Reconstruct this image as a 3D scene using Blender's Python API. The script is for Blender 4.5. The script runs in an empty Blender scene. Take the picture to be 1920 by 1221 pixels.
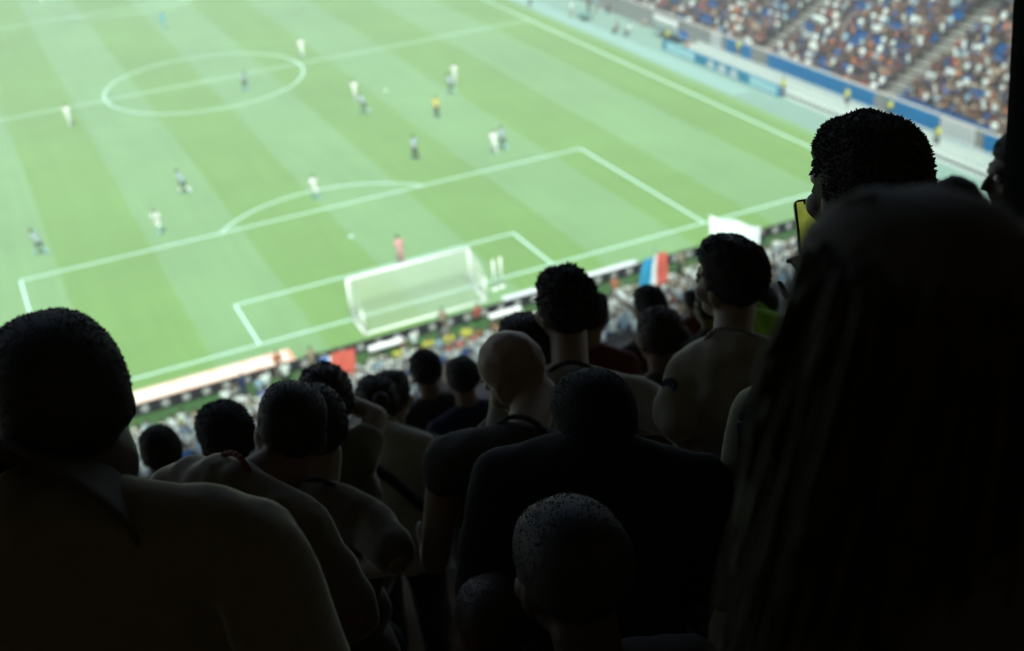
import bpy, bmesh, math, random
import numpy as np
from mathutils import Vector, Matrix, noise as mnoise
random.seed(7); rng = np.random.default_rng(7)
S = bpy.context.scene
COL = S.collection

# ------------------------------------------------------------------ camera
CX, CY, CZ = -19.85033, -58.43493, 31.70237
YAW, PITCH, ROLL, FPX = math.radians(-23.99795), math.radians(61.2674), math.radians(-4.10183), 2230.854
CR = Matrix.Rotation(YAW, 3, 'Z') @ Matrix.Rotation(PITCH, 3, 'X') @ Matrix.Rotation(ROLL, 3, 'Z')
cam_d = bpy.data.cameras.new('camera'); cam = bpy.data.objects.new('camera', cam_d); COL.objects.link(cam)
cam.matrix_world = Matrix.Translation((CX, CY, CZ)) @ CR.to_4x4()
cam_d.sensor_width = 36; cam_d.lens = FPX * 36 / 1920
cam_d.clip_start = 0.05; cam_d.clip_end = 3000
cam_d.dof.use_dof = True; cam_d.dof.focus_distance = 2.05; cam_d.dof.aperture_fstop = 3.4
S.camera = cam
# ------------------------------------------------------------------ world, sun, exposure
SUN_EL, SUN_AZ = 58, 200      # azimuth measured from +y towards +x
w = bpy.data.worlds.new('World'); S.world = w; w.use_nodes = True
nt = w.node_tree; bg = nt.nodes['Background']
sky = nt.nodes.new('ShaderNodeTexSky'); sky.sky_type = 'NISHITA'; sky.sun_disc = False
sky.sun_elevation = math.radians(SUN_EL); sky.sun_rotation = math.radians(SUN_AZ)
sky.air_density = 1.0; sky.dust_density = 3.0; sky.ozone_density = 1.0
nt.links.new(sky.outputs[0], bg.inputs[0]); bg.inputs[1].default_value = 0.075
sd = bpy.data.lights.new('sun', 'SUN'); sun = bpy.data.objects.new('sun', sd); COL.objects.link(sun)
sd.energy = 3.9; sd.angle = math.radians(16); sd.color = (0.93, 1.0, 0.9)
_d = Vector((math.sin(math.radians(SUN_AZ)) * math.cos(math.radians(SUN_EL)), math.cos(math.radians(SUN_AZ)) * math.cos(math.radians(SUN_EL)), math.sin(math.radians(SUN_EL))))
sun.rotation_euler = _d.to_track_quat('Z', 'Y').to_euler(); sun.location = (60, 60, 120)
S.view_settings.view_transform = 'Standard'; S.view_settings.look = 'None'
S.view_settings.exposure = 1.0; S.view_settings.gamma = 1
S.cycles.use_denoising = True; S.cycles.use_adaptive_sampling = True; S.cycles.adaptive_threshold = 0.01; S.cycles.volume_bounces = 0
S.cycles.max_bounces = 6; S.cycles.diffuse_bounces = 4; S.cycles.transparent_max_bounces = 8

# ------------------------------------------------------------------ helpers
def ptw(u, v, dep):                      # a world point seen at (u, v) at a real depth in metres
    d = CR @ Vector(((u - 960) / FPX, -(v - 610.5) / FPX, -1.0))
    return Vector((CX, CY, CZ)) + d * dep
def gpt(u, v, z=0.0):
    d = CR @ Vector(((u - 960) / FPX, -(v - 610.5) / FPX, -1.0))
    t = (z - CZ) / d.z
    return Vector((CX, CY, CZ)) + d * t
def project(p):
    q = CR.transposed() @ (Vector(p) - Vector((CX, CY, CZ)))
    if q.z > -0.05: return (-9999, -9999, 0)
    return (960 + FPX * q.x / -q.z, 610.5 - FPX * q.y / -q.z, -q.z)
def mat(name, col, rough=0.8, spec=0.3, var=0.0, scale=20.0, emit=None, es=0.0, sheen=0.0, bump=0.0):
    m = bpy.data.materials.new(name); m.use_nodes = True; n = m.node_tree; b = n.nodes['Principled BSDF']
    b.inputs['Base Color'].default_value = (*col, 1); b.inputs['Roughness'].default_value = rough
    b.inputs['Specular IOR Level'].default_value = spec
    if sheen: b.inputs['Sheen Weight'].default_value = sheen; b.inputs['Sheen Roughness'].default_value = .3; b.inputs['Sheen Tint'].default_value = (1, .95, .8, 1)
    if emit: b.inputs['Emission Color'].default_value = (*emit, 1); b.inputs['Emission Strength'].default_value = es
    if var or bump:
        tc = n.nodes.new('ShaderNodeTexCoord'); no = n.nodes.new('ShaderNodeTexNoise')
        no.inputs['Scale'].default_value = scale; no.inputs['Detail'].default_value = 5
        n.links.new(tc.outputs['Object'], no.inputs['Vector'])
        if var:
            mx = n.nodes.new('ShaderNodeMix'); mx.data_type = 'RGBA'
            mx.inputs['A'].default_value = (*[c * (1 - var) for c in col], 1); mx.inputs['B'].default_value = (*[min(1, c * (1 + var)) for c in col], 1)
            n.links.new(no.outputs['Fac'], mx.inputs['Factor']); n.links.new(mx.outputs['Result'], b.inputs['Base Color'])
        if bump:
            bp = n.nodes.new('ShaderNodeBump'); bp.inputs['Strength'].default_value = bump
            n.links.new(no.outputs['Fac'], bp.inputs['Height']); n.links.new(bp.outputs['Normal'], b.inputs['Normal'])
    return m
M = {}
def setp(o, label=None, cat=None, group=None, kind=None):
    if label: o['label'] = label
    if cat: o['category'] = cat
    if group: o['group'] = group
    if kind: o['kind'] = kind
    return o
def empty(name, loc, label=None, cat=None, group=None):
    o = bpy.data.objects.new(name, None); COL.objects.link(o); o.location = loc; o.empty_display_size = .2
    return setp(o, label, cat, group)
def link_mesh(name, me, mats, parent=None, loc=None, smooth=False):
    for m in (mats if isinstance(mats, (list, tuple)) else [mats]): me.materials.append(m)
    if smooth: me.polygons.foreach_set('use_smooth', [True] * len(me.polygons))
    o = bpy.data.objects.new(name, me); COL.objects.link(o)
    if parent: o.parent = parent
    if loc is not None: o.location = loc
    return o
def rawmesh(name, V, F):
    me = bpy.data.meshes.new(name); me.from_pydata([tuple(v) for v in V], [], F); me.update(); return me

class MB:                                # collects boxes, tubes, spheres of ONE mesh
    def __init__(s): s.V = []; s.F = []; s.mi = []
    def add(s, V, F, mi=0):
        o = len(s.V); s.V += [tuple(v) for v in V]; s.F += [[i + o for i in f] for f in F]; s.mi += [mi] * len(F)
    def box(s, a, b, mi=0):
        x0, y0, z0 = a; x1, y1, z1 = b
        s.add([(x0, y0, z0), (x1, y0, z0), (x1, y1, z0), (x0, y1, z0), (x0, y0, z1), (x1, y0, z1), (x1, y1, z1), (x0, y1, z1)],
              [[0, 3, 2, 1], [4, 5, 6, 7], [0, 1, 5, 4], [1, 2, 6, 5], [2, 3, 7, 6], [3, 0, 4, 7]], mi)
    def tube(s, p, q, r1, r2=None, n=8, mi=0):
        r2 = r1 if r2 is None else r2
        p = Vector(p); q = Vector(q); d = (q - p).normalized(); a = d.orthogonal().normalized(); b = d.cross(a)
        V = []
        for c, r in ((p, r1), (q, r2)):
            for k in range(n):
                t = 2 * math.pi * k / n; V.append(c + a * (r * math.cos(t)) + b * (r * math.sin(t)))
        F = [[k, (k + 1) % n, n + (k + 1) % n, n + k] for k in range(n)] + [list(range(n))[::-1], list(range(n, 2 * n))]
        s.add(V, F, mi)
    def sheet(s, fn, nu, nv, thick=0.0, mi=None):    # fn(u,v)->point ; gives a thin solid
        P = [[Vector(fn(i / nu, j / nv)) for j in range(nv + 1)] for i in range(nu + 1)]
        V = [P[i][j] for i in range(nu + 1) for j in range(nv + 1)]
        idx = lambda i, j: i * (nv + 1) + j
        F = [[idx(i, j), idx(i + 1, j), idx(i + 1, j + 1), idx(i, j + 1)] for i in range(nu) for j in range(nv)]
        mm = [(mi(( i + .5) / nu, (j + .5) / nv) if mi else 0) for i in range(nu) for j in range(nv)]
        if thick:
            N = []
            for i in range(nu + 1):
                for j in range(nv + 1):
                    du = P[min(i + 1, nu)][j] - P[max(i - 1, 0)][j]; dv = P[i][min(j + 1, nv)] - P[i][max(j - 1, 0)]
                    N.append(du.cross(dv).normalized())
            n0 = len(V); V += [V[k] + N[k] * thick for k in range(n0)]
            F += [[a + n0 for a in f] for f in F]; F[:len(mm)] = [f[::-1] for f in F[:len(mm)]]; mm += mm
            rim = [(idx(i, 0), idx(i + 1, 0)) for i in range(nu)] + [(idx(nu, j), idx(nu, j + 1)) for j in range(nv)] + [(idx(i + 1, nv), idx(i, nv)) for i in range(nu)[::-1]] + [(idx(0, j + 1), idx(0, j)) for j in range(nv)[::-1]]
            for a, b in rim: F.append([a, b, b + n0, a + n0]); mm.append(mm[0])
        o = len(s.V); s.V += [tuple(v) for v in V]; s.F += [[i + o for i in f] for f in F]; s.mi += mm
    def build(s, name, mats, parent=None, loc=None, smooth=False, bevel=0.0):
        me = rawmesh(name, s.V, s.F)
        me.polygons.foreach_set('material_index', s.mi)
        o = link_mesh(name, me, mats, parent, loc, smooth)
        if bevel:
            b = o.modifiers.new('bevel', 'BEVEL'); b.width = bevel; b.segments = 2; b.limit_method = 'ANGLE'
        return o

# ------------------------------------------------------------------ organic surfaces (one continuous mesh each)
def _ico(n):
    bm = bmesh.new(); bmesh.ops.create_icosphere(bm, subdivisions=n, radius=1)
    V = np.array([v.co[:] for v in bm.verts]); F = [[v.index for v in f.verts] for f in bm.faces]; bm.free(); return V, F
ICO = {k: _ico(k) for k in (1, 2, 3)}
class Org:
    def __init__(s): s.p = []
    def e(s, c, r, R=None, tag=0): s.p.append(('e', np.array(c, float), np.array(r, float), np.eye(3) if R is None else np.array(R, float), tag)); return s
    def c(s, p, q, r1, r2, tag=0): s.p.append(('c', np.array(p, float), np.array(q, float), r1, r2, tag)); return s
    def mesh(s, voxel, smooth=3, lod=2, wrinkle=0.0, wscale=9.0, clip=None):
        V = []; F = []
        for q in s.p:
            if q[0] == 'e':
                v, f = ICO[lod]; o = len(V); W = (v * q[2]) @ q[3].T + q[1]
                V += W.tolist(); F += [[i + o for i in g] for g in f]
            else:
                _, a, b, r1, r2, _t = q; d = b - a; L = np.linalg.norm(d)
                for c_, r_ in ((a, r1), (b, r2)):
                    v, f = ICO[2]; o = len(V); V += (v * r_ + c_).tolist(); F += [[i + o for i in g] for g in f]
                if L > 1e-5:
                    mb = MB(); mb.tube(a, b, r1, r2, 14); o = len(V); V += mb.V; F += [[i + o for i in g] for g in mb.F]
        me = rawmesh('tmp', V, F); ob = bpy.data.objects.new('tmp', me); COL.objects.link(ob)
        m = ob.modifiers.new('r', 'REMESH'); m.mode = 'VOXEL'; m.voxel_size = voxel
        if smooth: k = ob.modifiers.new('s', 'SMOOTH'); k.iterations = smooth; k.factor = .5
        bpy.context.view_layer.update()
        dg = bpy.context.evaluated_depsgraph_get()
        out = bpy.data.meshes.new_from_object(ob.evaluated_get(dg))
        bpy.data.objects.remove(ob); bpy.data.meshes.remove(me)
        if wrinkle:
            n = len(out.vertices); co = np.empty(n * 3); out.vertices.foreach_get('co', co); co = co.reshape(-1, 3)
            no = np.empty(n * 3); out.vertices.foreach_get('normal', no); no = no.reshape(-1, 3)
            off = rng.uniform(0, 50)
            d = np.array([mnoise.noise(Vector((c[0] * wscale + off, c[1] * wscale, c[2] * wscale * .45))) + .5 * mnoise.noise(Vector((c[0] * wscale * 2.3 + off, c[1] * wscale * 2.3, c[2] * wscale * 1.6))) for c in co])
            co += no * (np.maximum(d, -.3) * wrinkle)[:, None]; out.vertices.foreach_set('co', co.ravel()); out.update()
        return out
    def sdf(s, P):
        out = []
        for q in s.p:
            if q[0] == 'e':
                l = (P - q[1]) @ q[3]; d = (np.linalg.norm(l / q[2], axis=1) - 1) * q[2].min()
            else:
                _, a, b, r1, r2, _t = q; ab = b - a; L2 = max(1e-9, ab @ ab); t = np.clip((P - a) @ ab / L2, 0, 1)
                d = np.linalg.norm(P - a - t[:, None] * ab, axis=1) - (r1 + (r2 - r1) * t)
            out.append(d)
        return np.array(out)
    def tagfaces(s, me):
        C = np.array([p.center[:] for p in me.polygons]); k = s.sdf(C).argmin(0)
        me.polygons.foreach_set('material_index', [int(s.p[i][-1]) for i in k])

def rz(a): return np.array(Matrix.Rotation(a, 3, 'Z'))
def headrot(yaw, pitch=0, roll=0): return np.array(Matrix.Rotation(yaw, 3, 'Z') @ Matrix.Rotation(-pitch, 3, 'X') @ Matrix.Rotation(roll, 3, 'Y'))

def head_prims(o, H, R, k=1.0, detail=True, tag=0):
    def E(c, r): o.e(H + R @ (np.array(c) * k), np.array(r) * k, R, tag)
    E((0, -.012, .03), (.077, .096, .088)); E((0, .022, -.03), (.063, .072, .085)); E((0, .04, -.085), (.047, .047, .034))
    if detail:
        E((0, .074, -.1), (.022, .018, .018)); E((0, .078, .022), (.05, .016, .011)); E((0, .088, -.066), (.024, .012, .009))
        o.c(H + R @ (np.array((0, .09, .004)) * k), H + R @ (np.array((0, .108, -.034)) * k), .009 * k, .014 * k, tag)
        for s in (-1, 1):
            E((s * .074, -.008, -.012), (.011, .02, .033)); E((s * .05, .05, -.035), (.02, .03, .025))
def frame(right, up):
    up = up / np.linalg.norm(up); right = right - up * (right @ up); right /= np.linalg.norm(right); f = np.cross(up, right)
    return np.stack([right, f, up], 1)
def hand_prims(o, wr, d, side, nrm, k=1.0, curl=.5):
    """palm, four unequal curled fingers and a thumb; d = pointing direction, side = thumb side, nrm = palm normal"""
    d = d / np.linalg.norm(d); side = side - d * (side @ d); side /= np.linalg.norm(side); n = np.cross(d, side) if nrm is None else nrm
    R = np.stack([side, n, d], 1); pc = wr + d * .05 * k
    o.e(pc, np.array((.041, .015, .052)) * k, R)
    for i, (sx, L) in enumerate(((.03, .072), (.01, .08), (-.011, .075), (-.031, .058))):
        b = pc + side * sx * k + d * .04 * k; t = curl * (1 + .12 * i); seg = L * k / 3; p = b
        for j in range(3):
            dd = d * math.cos(t * (j + .6)) + n * math.sin(t * (j + .6)); q = p + dd * seg
            o.c(p, q, (.0092 - .0009 * j) * k, (.0086 - .0009 * j) * k); p = q
    b = pc + side * .032 * k - d * .025 * k; q = b + (side * .75 + d * .65 + n * .3) * .038 * k; o.c(b, q, .012 * k, .0105 * k)
    o.c(q, q + (side * .2 + d * .85 + n * .45) * .032 * k, .0102 * k, .0085 * k)

def hair_mesh(H, R, k, style, n=500, L=.02, seed=1, th=.008, messy=.5):
    L *= {'curly': .75, 'tall': .8}.get(style, .45); n = int(n * 1.6)
    if style == 'long': n = n // 2
    r = np.random.default_rng(seed); mb = MB()
    c0 = np.array((0, -.017, .034)); rad = np.array((.079, .098, .09)) + th
    if style == 'curly': rad = rad + .004
    if style == 'buzz': n = 4000; L = .0035
    W, F = ICO[3]
    jit = r.uniform(-1, 1, 3)
    def warp(d):                      # direction -> point on the hair mass: boxier than an egg, uneven, styled
        d = np.asarray(d, float); q = .86 if style in ('quiff', 'tall') else .93
        e = np.sign(d) * np.abs(d) ** q; e = e / (np.abs(e) ** 2.4).sum() ** (1 / 2.4)
        e = e * (.35 + .65 * 1.0) ; f = 1 + .035 * mnoise.noise(Vector(d * 2.2) + Vector((seed, 0, 0))) * (2 if style not in ('buzz',) else .7)
        p = e * rad * f * (.955 if style != 'buzz' else .96)
        if d[2] < -.5: p = p * np.array((.9, .93, 1.0))
        t = min(1, max(0, (p[2] - .02) / .07))
        if style == 'quiff': p = p * np.array((1 + .1 * t, 1 + .05 * t, 1)) + np.array((-.014 * t, .004 * t, .012 * t + .014 * t * max(0, -d[0] * 2 + d[1])))
        elif style == 'tall': p = p * np.array((1 + .06 * t, 1, 1)) + np.array((0, 0, .018 * t))
        else: p[2] += .004 * t * jit[0]; p[0] += .003 * t * jit[1]
        return p + c0
    V = np.array([warp(w_) for w_ in W])
    # keep the hairline: pull in what would lie on the face
    face = (V[:, 1] > .035) & (V[:, 2] < .055); V[face] *= np.array((.8, .55, .8))
    mb.add([H + R @ (v * k) for v in V], F)
    # tufts
    i = 0
    while i < n:
        d = r.normal(size=3); d /= np.linalg.norm(d)
        if d[2] < -.45 or (d[1] > .45 and d[2] < .35) or (abs(d[0]) > .6 and d[1] > .1 and d[2] < 0): continue
        i += 1
        b = (warp(d) - c0) * .975 + c0
        dr = d + r.normal(size=3) * messy
        if style in ('short', 'bun', 'long', 'buzz', 'quiff'): dr = dr * .5 + np.array((0, -.35, -.6)) * (.6 if d[2] < .6 else .15)
        if style == 'long': dr = np.array((d[0] * .15, -.25, -1.0))
        dr /= np.linalg.norm(dr); l = L * r.uniform(.5, 1.3) * (1.0 if d[2] > -.1 else .5)
        mb.tube(H + R @ (b * k), H + R @ ((b + dr * l) * k), (.0009 if style == 'buzz' else .0036) * k * r.uniform(.6, 1.3), .0005, 4)
    if style == 'bun':
        o = np.array((0, -.1, .075)); v, f = ICO[2]; vv = v * (1 + .12 * r.normal(size=(len(v), 1)) * .4) * .038 + o
        mb.add([H + R @ (q * k) for q in vv], f)
    if style == 'long':
        for j in range(n):
            a = r.uniform(-2.6, 2.6); rr = r.uniform(.85, 1.12); x, y = math.sin(a) * .09 * rr, -math.cos(a) * .1 * rr - .015
            if y > .03: continue
            p = np.array((x * .9, y * .9, r.uniform(-.02, .1))); drop = r.uniform(.22, .46); out = r.uniform(-.03, .06)
            pts = [p]; ph = r.uniform(0, 6)
            for m_ in range(1, 6):
                t = m_ / 5; pts.append(np.array((x * (1.1 + (.62 + out * 4) * t), y * (1 + out * 3 * t) - .02 * t, p[2] - drop * t)) + np.array((math.sin(ph + 5 * t), math.cos(ph + 4 * t), 0)) * .008)
            for m_ in range(5): mb.tube(H + R @ (pts[m_] * k), H + R @ (pts[m_ + 1] * k), .0032 - .0003 * m_, .003 - .0004 * m_, 3)
        for (z, rx, ry) in ((-.01, .101, .09), (-.06, .122, .088), (-.11, .141, .085), (-.16, .155, .08), (-.22, .165, .075), (-.28, .172, .07)):
            v, f = ICO[3]; mb.add([H + R @ (q * k) for q in v * np.array((rx, ry, .075)) + np.array((.012, -.045, z))], f)
    return mb

ROWP, RISE = .8, .48
def row_floor(y): return CZ - 1.65 - RISE * round((y - CY) / ROWP)

def human(label, H, yaw=0.0, hp=0.0, hr=0.0, k=1.0, floor=None, skin='skin', hair=('short', 400, .02), hairm='hair_dark', shirt='shirt_grey',
          bottom='trousers_dark', sleeve=.62, lean=(0, 0), byaw=None, sh=None, el=None, wr=None, width=1.0, vox=.011, group=None, cat='person',
          seated=False, collar=None, eyes=True, wrinkle=.011, hand=True, legpose=None, socks=None, feet=True, strap=None, wsc=8.0, cr=.007, curl=.5, headk=None, neck=1.0):
    """H = head centre (world). byaw = direction the chest faces (0 = +y)."""
    H = np.array(H, float); byaw = yaw * .6 if byaw is None else byaw; B = rz(byaw); hk = headk or k
    R = headrot(yaw, hp, hr)
    nb = H + R @ np.array((0, -.045, -.105)) * hk + B @ np.array((lean[0] * .25, -.012 - lean[1] * .25, -.065)) * k
    if sh is None: sh = [nb + B @ np.array((s * .178 * width, -.005, -.055)) * k for s in (-1, 1)]
    else:
        sh = [np.array(q, float) for q in sh]; nb = (sh[0] + sh[1]) / 2 + np.array((0, 0, .06 * k))
    right = (sh[1] - sh[0]); mid = (sh[0] + sh[1]) / 2
    hipz = None
    pel = mid + B @ np.array((-lean[0] * .5, -lean[1] * .5, 0)) * k
    tl = .47 * k; off = pel - mid; pel[2] = mid[2] - math.sqrt(max(.02, tl * tl - off[0] ** 2 - off[1] ** 2))
    if floor is None: floor = row_floor(pel[1] + .05)
    T = frame(right, mid - pel); hipc = pel.copy()
    HIP = [hipc + B @ np.array((s * .095, 0, -.04)) * k for s in (-1, 1)]
    legs = []
    for i, s in enumerate((-1, 1)):
        if legpose:
            kn = HIP[i] + B @ np.array(legpose[i][0]) * k; an = HIP[i] + B @ np.array(legpose[i][1]) * k; kn = kn.copy(); an = an.copy()
        elif seated:
            kn = HIP[i] + B @ np.array((s * .05, .42, .03)) * k; an = kn + B @ np.array((0, .03, 0)) * k; an[2] = floor + .08
        else:
            an = HIP[i] + B @ np.array((s * .03, -.02, 0)) * k; an[2] = floor + .085; kn = (HIP[i] + an) / 2 + B @ np.array((0, .035, 0)) * k
        legs.append((kn, an))
    if el is None: el = [None, None]
    if wr is None: wr = [None, None]
    EL, WR = [], []
    for i, s in enumerate((-1, 1)):
        e = el[i]; ww = wr[i]
        e = sh[i] + B @ np.array((s * .07, -.02, -.28)) * k if e is None else np.array(e, float)
        ww = e + B @ np.array((-s * .05, .2, -.13)) * k if ww is None else np.array(ww, float)
        EL.append(e); WR.append(ww)
    o = Org(); head_prims(o, H, R, hk, detail=vox < .02)
    o.c(H + R @ np.array((0, -.025, -.07)) * hk, nb - (mid - pel) * .03, .058 * k * neck, .056 * k)
    def torso(o, g, loose=0):
        o.e(mid + (pel - mid) * .30, (.163 * width * k + g, .11 * k + g, .17 * k + g), T); o.e(mid + (pel - mid) * .66, (.142 * width * k + g + loose, .098 * k + g + loose, .16 * k + g), T)
        o.e(pel, (.158 * width * k + g + loose, .11 * k + g + loose, .115 * k + g), T)
        o.c(sh[0] * .93 + sh[1] * .07, sh[1] * .93 + sh[0] * .07, .057 * k + g, .057 * k + g)
        for q in sh: o.c(nb + (q - nb) * .12, q * .85 + nb * .15, .05 * k + g, .048 * k + g)
    torso(o, 0)
    for i in (0, 1):
        o.c(sh[i], EL[i], .05 * k, .039 * k); o.c(EL[i], WR[i], .038 * k, .026 * k)
        if hand:
            d = WR[i] - EL[i]; sd = (B @ np.array((0, 1, 0))) if i == 0 else (B @ np.array((0, 1, 0)))
            if abs(d @ sd) / np.linalg.norm(d) > .85: sd = np.array((0, 0, 1.0))
            if vox < .02: hand_prims(o, WR[i], d, sd, None, k, curl)
            else: o.e(WR[i] + d / np.linalg.norm(d) * .07 * k, np.array((.03, .03, .07)) * k, frame(np.cross(d, sd), d))
        o.c(HIP[i], legs[i][0], .078 * k, .054 * k); o.c(legs[i][0], legs[i][1], .053 * k, .036 * k)
    root_loc = np.array((pel[0], pel[1], floor))
    root = empty('person', tuple(root_loc), label, cat, group)
    def fin(me, name, m, parent=root):
        me.transform(Matrix.Translation(-Vector(root_loc))); return link_mesh(name, me, M[m] if isinstance(m, str) else m, parent, smooth=True)
    body = fin(o.mesh(vox, 2), 'body', skin)
    # shirt
    s_ = Org(); torso(s_, .012 + wrinkle * .35, .012)
    for i in (0, 1): q = sh[i] + (EL[i] - sh[i]) * min(1, sleeve); s_.c(sh[i], q, .066 * k, .062 * k)
    if sleeve > 1:
        for i in (0, 1): s_.c(EL[i], WR[i] * .92 + EL[i] * .08, .05 * k, .036 * k)
    shirt_o = fin(s_.mesh(max(.012, vox * 1.1), 3, wrinkle=wrinkle, wscale=wsc), 'shirt', shirt)
    if vox < .02:
        mb = MB(); nd = (H + R @ np.array((0, -.03, -.1)) * hk) - nb; nd = nd / np.linalg.norm(nd); cc = nb + nd * (.006 * k) ; a = np.cross(nd, (1, 0, 0)); a /= np.linalg.norm(a); b = np.cross(nd, a)
        n = 28; P = [cc + a * (.074 * k * math.cos(t)) + b * (.074 * k * math.sin(t)) for t in np.linspace(0, 2 * math.pi, n + 1)]
        if cr < .02:
            for j in range(n): mb.tube(P[j], P[j + 1], cr, cr, 8)
        else:
            def fold(u, v):
                t = 2 * math.pi * u; rr = (.082 + .05 * v + .006 * math.sin(3 * t)) * k; z = .05 - .075 * v - .01 * math.sin(2 * t + 1) * v
                return nb + nd * (z * k) + a * (rr * math.cos(t)) + b * (rr * math.sin(t))
            mb.sheet(fold, 48, 6, .006)
        mb.V = [tuple(np.array(v) - root_loc) for v in mb.V]; mb.build('collar', M[collar or shirt], root, smooth=True)
    t_ = Org(); g = .012
    t_.e(pel + (pel - mid) * .03, (.155 * width * k + g, .108 * k + g, .11 * k), T)
    kk = 1 if bottom.startswith('trouser') else .75
    for i in (0, 1):
        kn, an = legs[i]
        if kk == 1: t_.c(HIP[i], kn, .09 * k, .064 * k); t_.c(kn, an, .063 * k, .05 * k)
        else: t_.c(HIP[i], HIP[i] + (kn - HIP[i]) * .8, .095 * k, .085 * k)
    fin(t_.mesh(max(.016, vox * 1.2), 2, wrinkle=wrinkle * .7), 'trousers' if kk == 1 else 'shorts', bottom)
    if socks:
        for i in (0, 1):
            q = Org(); kn, an = legs[i]; q.c(kn + (an - kn) * .15, an, .062 * k, .047 * k); fin(q.mesh(.02, 1), 'sock', socks)
    if feet:
        for i in (0, 1):
            an = legs[i][1]; q = Org(); q.e(an + B @ np.array((0, .06, -.035)) * k, np.array((.048, .135, .045)) * k, B); q.e(an + np.array((0, 0, -.01)), np.array((.045, .05, .05)) * k, B)
            fin(q.mesh(.02, 1), 'shoe', 'shoe_dark' if not socks else 'shoe_bright')
    if hair:
        st, n, L = hair; mb = hair_mesh(H, R, hk, st, n, L, seed=int(abs(H[0] * 977)) % 9999 + 3, th=.004 if st == 'buzz' else .008, messy=.9 if st in ('curly', 'tall') else .5)
        mb.V = [tuple(np.array(v) - root_loc) for v in mb.V]; mb.build('hair', M[hairm], root, smooth=True)
    if eyes and vox < .02:
        for s in (-1, 1):
            v, f = ICO[2]; c = H + R @ (np.array((s * .031, .079, .004)) * hk) - root_loc
            mb = MB(); mb.add([q * .0125 * hk + c for q in v], f); mb.build('eye', M['eye'], root, smooth=True)
    if strap:
        mb = MB(); mb.tube((0, 0, 0), (0, 0, 0.01), .01)
        mb = MB(); pts = [np.array(p) - root_loc for p in strap]
        for a_, b_ in zip(pts[:-1], pts[1:]): mb.tube(a_, b_, .02, .02, 6)
        mb.build('bag_strap', M['strap'], root, smooth=True)
    return root, dict(sh=sh, nb=nb, pel=pel, B=B, T=T, mid=mid, loc=root_loc)

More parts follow.
